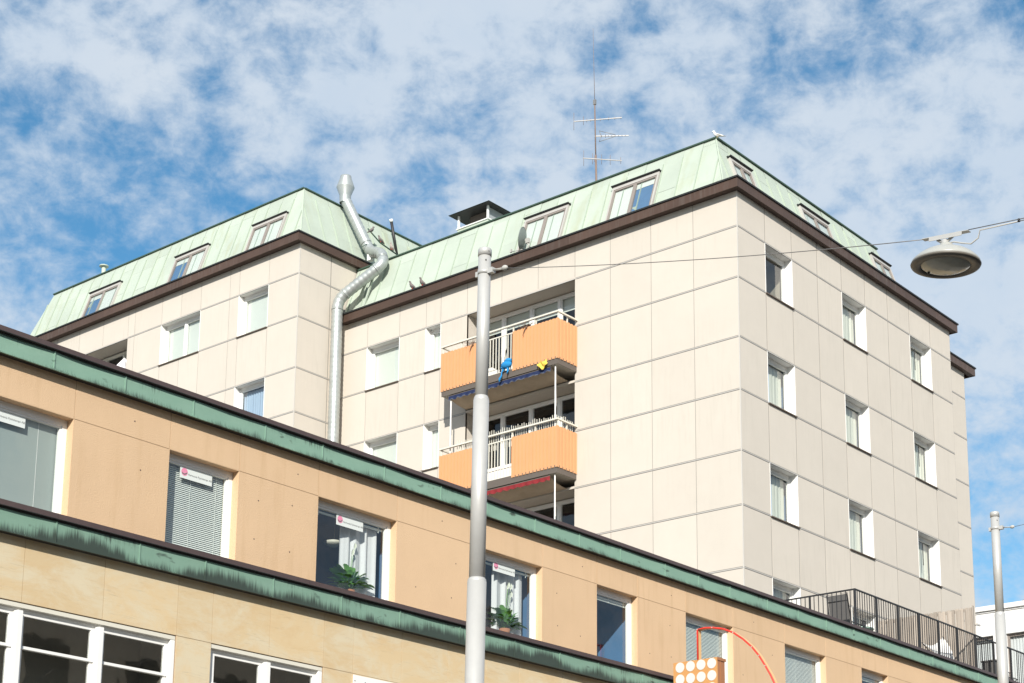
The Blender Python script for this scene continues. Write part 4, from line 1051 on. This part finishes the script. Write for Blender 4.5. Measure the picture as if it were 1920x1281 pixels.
for (yy, lb) in ((26.85, 'arched dark chair behind the rail, next to the blue plush toy'), (27.42, 'arched dark chair behind the rail, close to the near pole')):
    t = thing('garden_chair', (31.8, yy, 17.56), lb, 'chair', 'chairs on the top balcony')
    a = MB(); arc = [(31.62, yy+.22*math.cos(q), 18.0+.36*math.sin(q)) for q in [math.pi*i/16 for i in range(17)]]
    a.tube([(31.60, yy+.22, 17.58)]+arc+[(31.60, yy-.22, 17.58)], .021, 8); a.tube([(31.63, yy+.12*math.cos(q), 18.0+.26*math.sin(q)) for q in [math.pi*i/12 for i in range(13)]], .016, 6)
    a.build('frame', 'black', t)
    MB().box(31.62, 32.02, yy-.21, yy+.21, 17.98, 18.01).build('seat', 'black', t)
    for x in (31.98,):
        for y in (yy-.19, yy+.19): MB().tube([(x, y, 17.58), (x, y, 17.98)], .012, 6).build('leg', 'black', t)
PS = thing('parasol', (30.95, 41.9, 19.6), 'folded white parasol on the far left balcony behind the low roof', 'parasol')
MB().tube([(30.75, 41.95, 18.6), (30.75, 41.95, 21.2)], .02, 8).build('pole', 'white', PS)
b = MB(); n = 14; vs = [(30.75, 41.95, 21.45)]
for i in range(n):
    q = 2*math.pi*i/n; r_ = .42+(.16 if i % 2 else 0); vs.append((30.75+.35*math.cos(q)*r_/.42, 41.95+r_*math.sin(q)*1.1, 20.75+.12*(i % 2)))
b.add(vs, [(0, 1+i, 1+(i+1) % n) for i in range(n)]); b.build('canopy', 'curtain', PS)

# ================================================================ TERRACE
TR = thing('terrace_railing', (36, 17.7, 9.45), 'black bar railing turning the corner on the low roof', 'railing')
zr = 10.69; xc = 32.44; yr = 17.7
MB().bar((xc, yr, zr), (54.5, yr, zr), .035, .03).bar((xc, yr-.0175, zr), (xc, 20.33, zr), .035, .03).build('top_rail', 'black', TR)
MB().bar((xc, yr, 9.60), (54.5, yr, 9.60), .03, .02).bar((xc, yr, 9.60), (xc, 20.33, 9.60), .03, .02).build('bottom_rail', 'black', TR)
xp = [xc]+[33.40+.992*i for i in range(12)]
for x in xp: MB().box(x-.022, x+.022, yr-.022, yr+.022, 9.45, zr-.015).build('post', 'black', TR)
for y in (18.815, 20.0): MB().box(xc-.018, xc+.018, y-.018, y+.018, 9.45, zr-.015).build('post', 'black', TR)
first = None; nb = 0
def baluster(x, y):
    global first, nb
    if first is None:
        first = MB().box(-.007, .007, -.007, .007, 9.61, zr-.016); first = first.build('baluster', 'black', None); first.parent = TR; first.location = Vector((x, y, 0))-Vector(TR.location)+Vector((0, 0, 0)); return
    o = first.copy(); COL.objects.link(o); o.location = Vector((x, y, 0))-Vector(TR.location); nb += 1
for i in range(8*7+6):
    x = xc+.108*(i+1)
    if all(abs(x-p) > .04 for p in xp) and x < 40.6: baluster(x, yr)
for i in range(22):
    y = yr+.112*(i+1)
    if abs(y-18.815) > .04 and y < 20.3: baluster(xc, y)
far_b = MB(); x = 40.7
while x < 54: far_b.box(x-.007, x+.007, yr-.007, yr+.007, 9.61, zr-.016); x += .11
tag(far_b.build('baluster', 'black', TR), kind=None)

PR = thing('partition_railing', (39.35, 19, 9.45), 'short black side railing behind the slatted screen, beside the farther pole', 'railing')
MB().bar((39.35, 17.72, zr-.01), (39.35, 20.3, zr-.01), .03, .025).build('top_rail', 'black', PR)
b = MB(); y = 17.85
while y < 20.3: b.box(39.343, 39.357, y-.007, y+.007, 9.5, zr-.02); y += .16
b.build('balusters', 'black', PR)
WS = thing('wooden_screen', (38.44, 19, 9.45), 'tall weathered board screen standing across the terrace', 'screen')
b = MB(); y = 17.78; rnd = random.Random(4)
while y < 20.3: b.box(38.43, 38.452, y, y+.092, 9.5+rnd.uniform(0, .02), 11.41+rnd.uniform(0, .02)); y += .118
b.build('boards', 'wood', WS)
b = MB(); y = 17.84
while y < 20.2: b.box(38.405, 38.429, y, y+.10, 9.5, 11.38); y += .236
b.build('boards', 'wood', WS)
MB().box(38.40, 38.48, 17.755, 17.778, 9.45, 11.45).box(38.46, 38.50, 17.78, 20.3, 11.33, 11.40).build('frame', 'wood', WS)
WS2 = MB().box(38.55, 38.75, 20.0, 20.3, 9.45, 10.6)
# lounge chair
LC = thing('lounge_chair', (33.3, 18.5, 9.45), 'dark mesh reclining chair behind the railing corner', 'chair')
def sheet(P0, P1, P2, P3, th=.012):
    P0, P1, P2, P3 = map(Vector, (P0, P1, P2, P3)); n = (P1-P0).cross(P3-P0).normalized()*th
    return MB().add([P0, P1, P2, P3, P0+n, P1+n, P2+n, P3+n], [(3, 2, 1, 0), (4, 5, 6, 7), (0, 1, 5, 4), (1, 2, 6, 5), (2, 3, 7, 6), (3, 0, 4, 7)])
sheet((33.25, 18.24, 9.85), (33.25, 18.72, 9.85), (33.10, 18.74, 10.80), (33.10, 18.27, 10.80)).build('backrest', 'darkgrey', LC)
b = MB(); b.tube([(33.28, 18.22, 9.80), (33.09, 18.25, 10.82), (33.09, 18.76, 10.82), (33.28, 18.75, 9.80)], .014, 8); b.tube([(33.12, 18.25, 10.66), (33.12, 18.75, 10.66)], .012, 6); b.build('frame', 'black', LC)
sheet((33.27, 18.24, 9.86), (33.85, 18.24, 9.93), (33.85, 18.72, 9.93), (33.27, 18.72, 9.86)).build('seat', 'darkgrey', LC)
for x, y in ((33.3, 18.23), (33.3, 18.74), (33.8, 18.23), (33.8, 18.74)): MB().tube([(x, y, 9.45), (x, y, 9.9)], .013, 6).build('leg', 'black', LC)
for y in (18.21, 18.77): MB().tube([(33.2, y, 10.17), (33.75, y, 10.17), (33.78, y, 9.9)], .014, 6).build('armrest', 'black', LC)
BC = thing('garden_table', (34.1, 18.45, 9.45), 'small table with a mint green top and dark objects beside the mesh chair', 'table')
MB().lathe((34.1, 18.45, 10.16), [(0, 0), (.26, 0), (.27, .02), (.26, .04), (0, .04)], 24).build('tabletop', 'mint', BC)
for q in (0, 2.1, 4.2): MB().tube([(34.1+.2*math.cos(q), 18.45+.2*math.sin(q), 9.45), (34.1+.12*math.cos(q), 18.45+.12*math.sin(q), 10.16)], .012, 6).build('leg', 'black', BC)
LN = thing('lantern', (34.05, 18.35, 10.2), 'small dark lantern standing on the mint table', 'lantern')
MB().lathe((34.02, 18.38, 10.20), [(0, 0), (.06, 0), (.06, .02), (.035, .10), (.02, .14), (.045, .16), (0, .20)], 12).build('body', 'black', LN)
BF = thing('butterfly_chair', (37.6, 18.4, 9.45), 'white canvas butterfly chair behind the bars of the railing', 'chair')
def lerp(a, b, t): return a+(b-a)*t
vs = []; fs = []; n = 12; m = 10
tl, tr_, bl_, br_ = Vector((37.02, 18.45, 10.38)), Vector((38.36, 18.55, 10.76)), Vector((37.10, 18.05, 9.80)), Vector((38.0, 18.10, 9.80))
for i in range(n+1):
    u = i/n
    for j in range(m+1):
        v = j/m; t_ = tl.lerp(tr_, u); b_ = bl_.lerp(br_, u); p = t_.lerp(b_, v); p = p-Vector((0, 0, 1))*(.14*math.sin(math.pi*u)*(1-v))+Vector((0, 1, 0))*(-.10*math.sin(math.pi*v)); vs.append(p)
for i in range(n):
    for j in range(m): a = i*(m+1)+j; fs.append((a, a+1, a+m+2, a+m+1))
MB().add(vs, fs, True).build('sling', 'white', BF)
b = MB(); b.tube([(37.02, 18.45, 10.38), (37.9, 18.0, 9.47)], .011, 6); b.tube([(38.36, 18.55, 10.76), (37.3, 18.0, 9.47)], .011, 6); b.tube([(37.3, 18.1, 9.47), (38.0, 18.6, 9.85)], .011, 6); b.tube([(38.1, 18.1, 9.47), (37.2, 18.55, 9.85)], .011, 6); b.build('frame', 'black', BF)
# patio set on the neighbouring terrace
PTb = thing('patio_table', (41.6, 18.6, 9.45), 'round black wire patio table at the far right of the terrace', 'table')
b = MB()
for r_ in (.12, .24, .36, .45): b.tube([(41.6+r_*math.cos(q), 18.6+r_*math.sin(q), 10.17) for q in [2*math.pi*i/24 for i in range(25)]], .010, 6)
for q in [math.pi*i/8 for i in range(8)]: b.tube([(41.6-.45*math.cos(q), 18.6-.45*math.sin(q), 10.17), (41.6+.45*math.cos(q), 18.6+.45*math.sin(q), 10.17)], .006, 5)
b.build('tabletop', 'black', PTb)
for q in (0.4, 2.5, 4.6): MB().tube([(41.6+.3*math.cos(q), 18.6+.3*math.sin(q), 9.45), (41.6+.1*math.cos(q), 18.6+.1*math.sin(q), 9.8), (41.6+.28*math.cos(q), 18.6+.28*math.sin(q), 10.16)], .013, 6).build('leg', 'black', PTb)
for (x, y, lb) in ((40.95, 18.3, 'black patio chair left of the wire table'), (42.2, 18.2, 'black patio chair right of the wire table')):
    t = thing('patio_chair', (x, y, 9.45), lb, 'chair', 'patio chairs on the far terrace')
    b = MB(); b.box(x-.2, x+.2, y-.2, y+.2, 9.88, 9.90); b.build('seat', 'darkgrey', t)
    b = MB(); b.tube([(x-.2, y-.2, 9.9), (x-.2, y-.24, 10.22), (x+.2, y-.24, 10.22), (x+.2, y-.2, 9.9)], .015, 6)
    for k in range(5): b.tube([(x-.16+.08*k, y-.2, 9.9), (x-.16+.08*k, y-.24, 10.21)], .008, 5)
    b.build('backrest', 'black', t)
    for dx in (-.19, .19):
        for dy in (-.19, .19): MB().tube([(x+dx, y+dy, 9.45), (x+dx, y+dy, 9.88)], .012, 6).build('leg', 'black', t)
PB = thing('planter_box', (40.35, 18.0, 9.45), 'dark box planter by the partition railing', 'planter')
MB().box(39.75, 40.15, 17.85, 18.2, 9.45, 10.30).box(39.72, 40.18, 17.82, 18.23, 10.30, 10.33).build('box', 'darkgrey', PB)
lf = MB(); rnd = random.Random(8)
for i in range(90):
    p = Vector((rnd.uniform(39.8, 40.6), rnd.uniform(17.85, 18.3), rnd.uniform(9.75, 10.12))); a = Vector((rnd.uniform(-1, 1), rnd.uniform(-1, 1), rnd.uniform(-.3, 1))).normalized()*.07; c = a.cross(Vector((0, .3, 1))).normalized()*.025
    lf.add([p, p+a*.5+c, p+a, p+a*.5-c], [(0, 1, 2, 3)])
lf.build('foliage', 'leaf', PB)

# ================================================================ SIGN + ARCH
PSn = thing('projecting_sign', (24.6, 16.6, 7.0), 'orange projecting sign box with rows of white discs', 'sign')
MB().box(24.6, 24.62, 16.13, 17.05, 6.6, 7.713).build('face', 'signorange', PSn)
MB().box(24.62, 24.84, 16.132, 17.05, 6.602, 7.711).build('box', 'signside', PSn)
MB().box(24.70, 24.712, 16.126, 16.132, 6.6, 7.71).box(24.60, 24.86, 16.118, 16.132, 7.66, 7.7125).build('trim', 'signside', PSn)
MB().box(24.66, 24.80, 17.05, 17.44, 7.0, 7.06).build('wall_bracket', 'signside', PSn)
for j in range(5):
    for i in range(4):
        cy_, cz_ = 16.23+.222*i+.012, 7.615-.215*j; n = 24; d = MB()
        vs = [(24.6-q*.006, cy_+.092*math.cos(2*math.pi*k/n), cz_+.092*math.sin(2*math.pi*k/n)) for q in (0, 1) for k in range(n)]
        d.add(vs, [tuple(range(n, 2*n))]+[(k, (k+1) % n, n+(k+1) % n, n+k) for k in range(n)]); d.build('disc', 'discwhite', PSn)
arc_pts = [(24.6, 16.53, 7.715), (24.6, 16.53, 8.255), (24.6, 16.38, 8.262), (24.6, 16.22, 8.245), (24.6, 16.0, 8.195), (24.6, 15.79, 8.10), (24.6, 15.60, 7.965), (24.6, 15.42, 7.80), (24.6, 15.28, 7.63), (24.6, 15.16, 7.44), (24.6, 15.06, 7.27), (24.6, 14.97, 7.08), (24.6, 14.90, 6.88), (24.6, 14.85, 6.6)]
NA = thing('arch_sign', (24.7, 16.4, 6.6), 'thin red neon outline of a half arch above the sign box', 'sign')
b = MB(); b.tube(arc_pts, .017, 10); b.build('tube', 'red', NA)
b = MB()
for (p, q) in zip(arc_pts[:-1], arc_pts[1:]):
    p = Vector(p)+Vector((.02, 0, 0)); q = Vector(q)+Vector((.02, 0, 0)); d = (q-p).normalized(); s = d.cross(Vector((1, 0, 0)))
    b.add([p-s*.012, q-s*.012, q+s*.012, p+s*.012, p-s*.012+Vector((.075, 0, 0)), q-s*.012+Vector((.075, 0, 0)), q+s*.012+Vector((.075, 0, 0)), p+s*.012+Vector((.075, 0, 0))],
          [(0, 1, 2, 3), (7, 6, 5, 4), (0, 4, 5, 1), (3, 2, 6, 7), (0, 3, 7, 4), (1, 5, 6, 2)])
b.build('ribbon', 'signtan', NA)
b = MB()
for i in (1, 3, 5, 7, 8, 9): p = Vector(arc_pts[i]); b.tube([p+Vector((-.02, 0, 0)), p+Vector((.03, 0, 0))], .012, 6)
b.build('tube_clip', 'cable', NA)
WB = thing('blank_board', (18, 17.4, 5.6), 'white screwed board at the head of the covered lower opening', 'board')
MB().box(17.08, 18.07, YL-.022, YL-.002, 5.2, 6.385).build('board', 'white', WB)
b = MB()
for i in range(5): b.ball((17.1+.21*i, YL-.024, 6.30), .008)
for z in (6.0, 5.6): b.ball((17.11, YL-.024, z), .008)
b.build('screw', 'black', WB)

# ================================================================ FAR WHITE BUILDING
FBd = thing('white_building', (66, 24, 0), 'distant low white building at the right edge beyond the terrace', 'building')
fz = MB(); ws = [(26.97, 27.95), (25.2, 26.465), (23.4, 24.7), (21.6, 22.9)]
ys = sorted([15.0, 34.0]+[q for w_ in ws for q in w_])
for i in range(len(ys)-1):
    a, b_ = ys[i], ys[i+1]; op = any(abs(a-w_[0]) < .001 for w_ in ws)
    for z0, z1 in ((0, 13.4), (13.4, 15.66), (15.66, 16.55)):
        if op and z0 == 13.4: continue
        fz.box(60.0, 60.3, a, b_, z0, z1)
fz.box(60.3, 72, 15, 34, 0, 13.0)
fz.build('wall', 'farwhite', FBd)
MB().box(59.88, 72.2, 14.9, 34.2, 16.62, 16.80).box(59.96, 72, 15, 34.1, 16.55, 16.62).build('roof_edge', 'farwhite', FBd)
for i, (a, b_) in enumerate(ws):
    w_ = window(FBd, FR('L', 60.0), a, b_, 13.4, 15.66, dep=.12, style='curtain', fmat=mat_sash, fw=.06, reveal=False, sill=False, interior='interior', room=.8)
MB().ball((60.2, 25.76, 16.86), .06, (1, 1.6, .8)).build('roof_hook', 'mast', FBd)
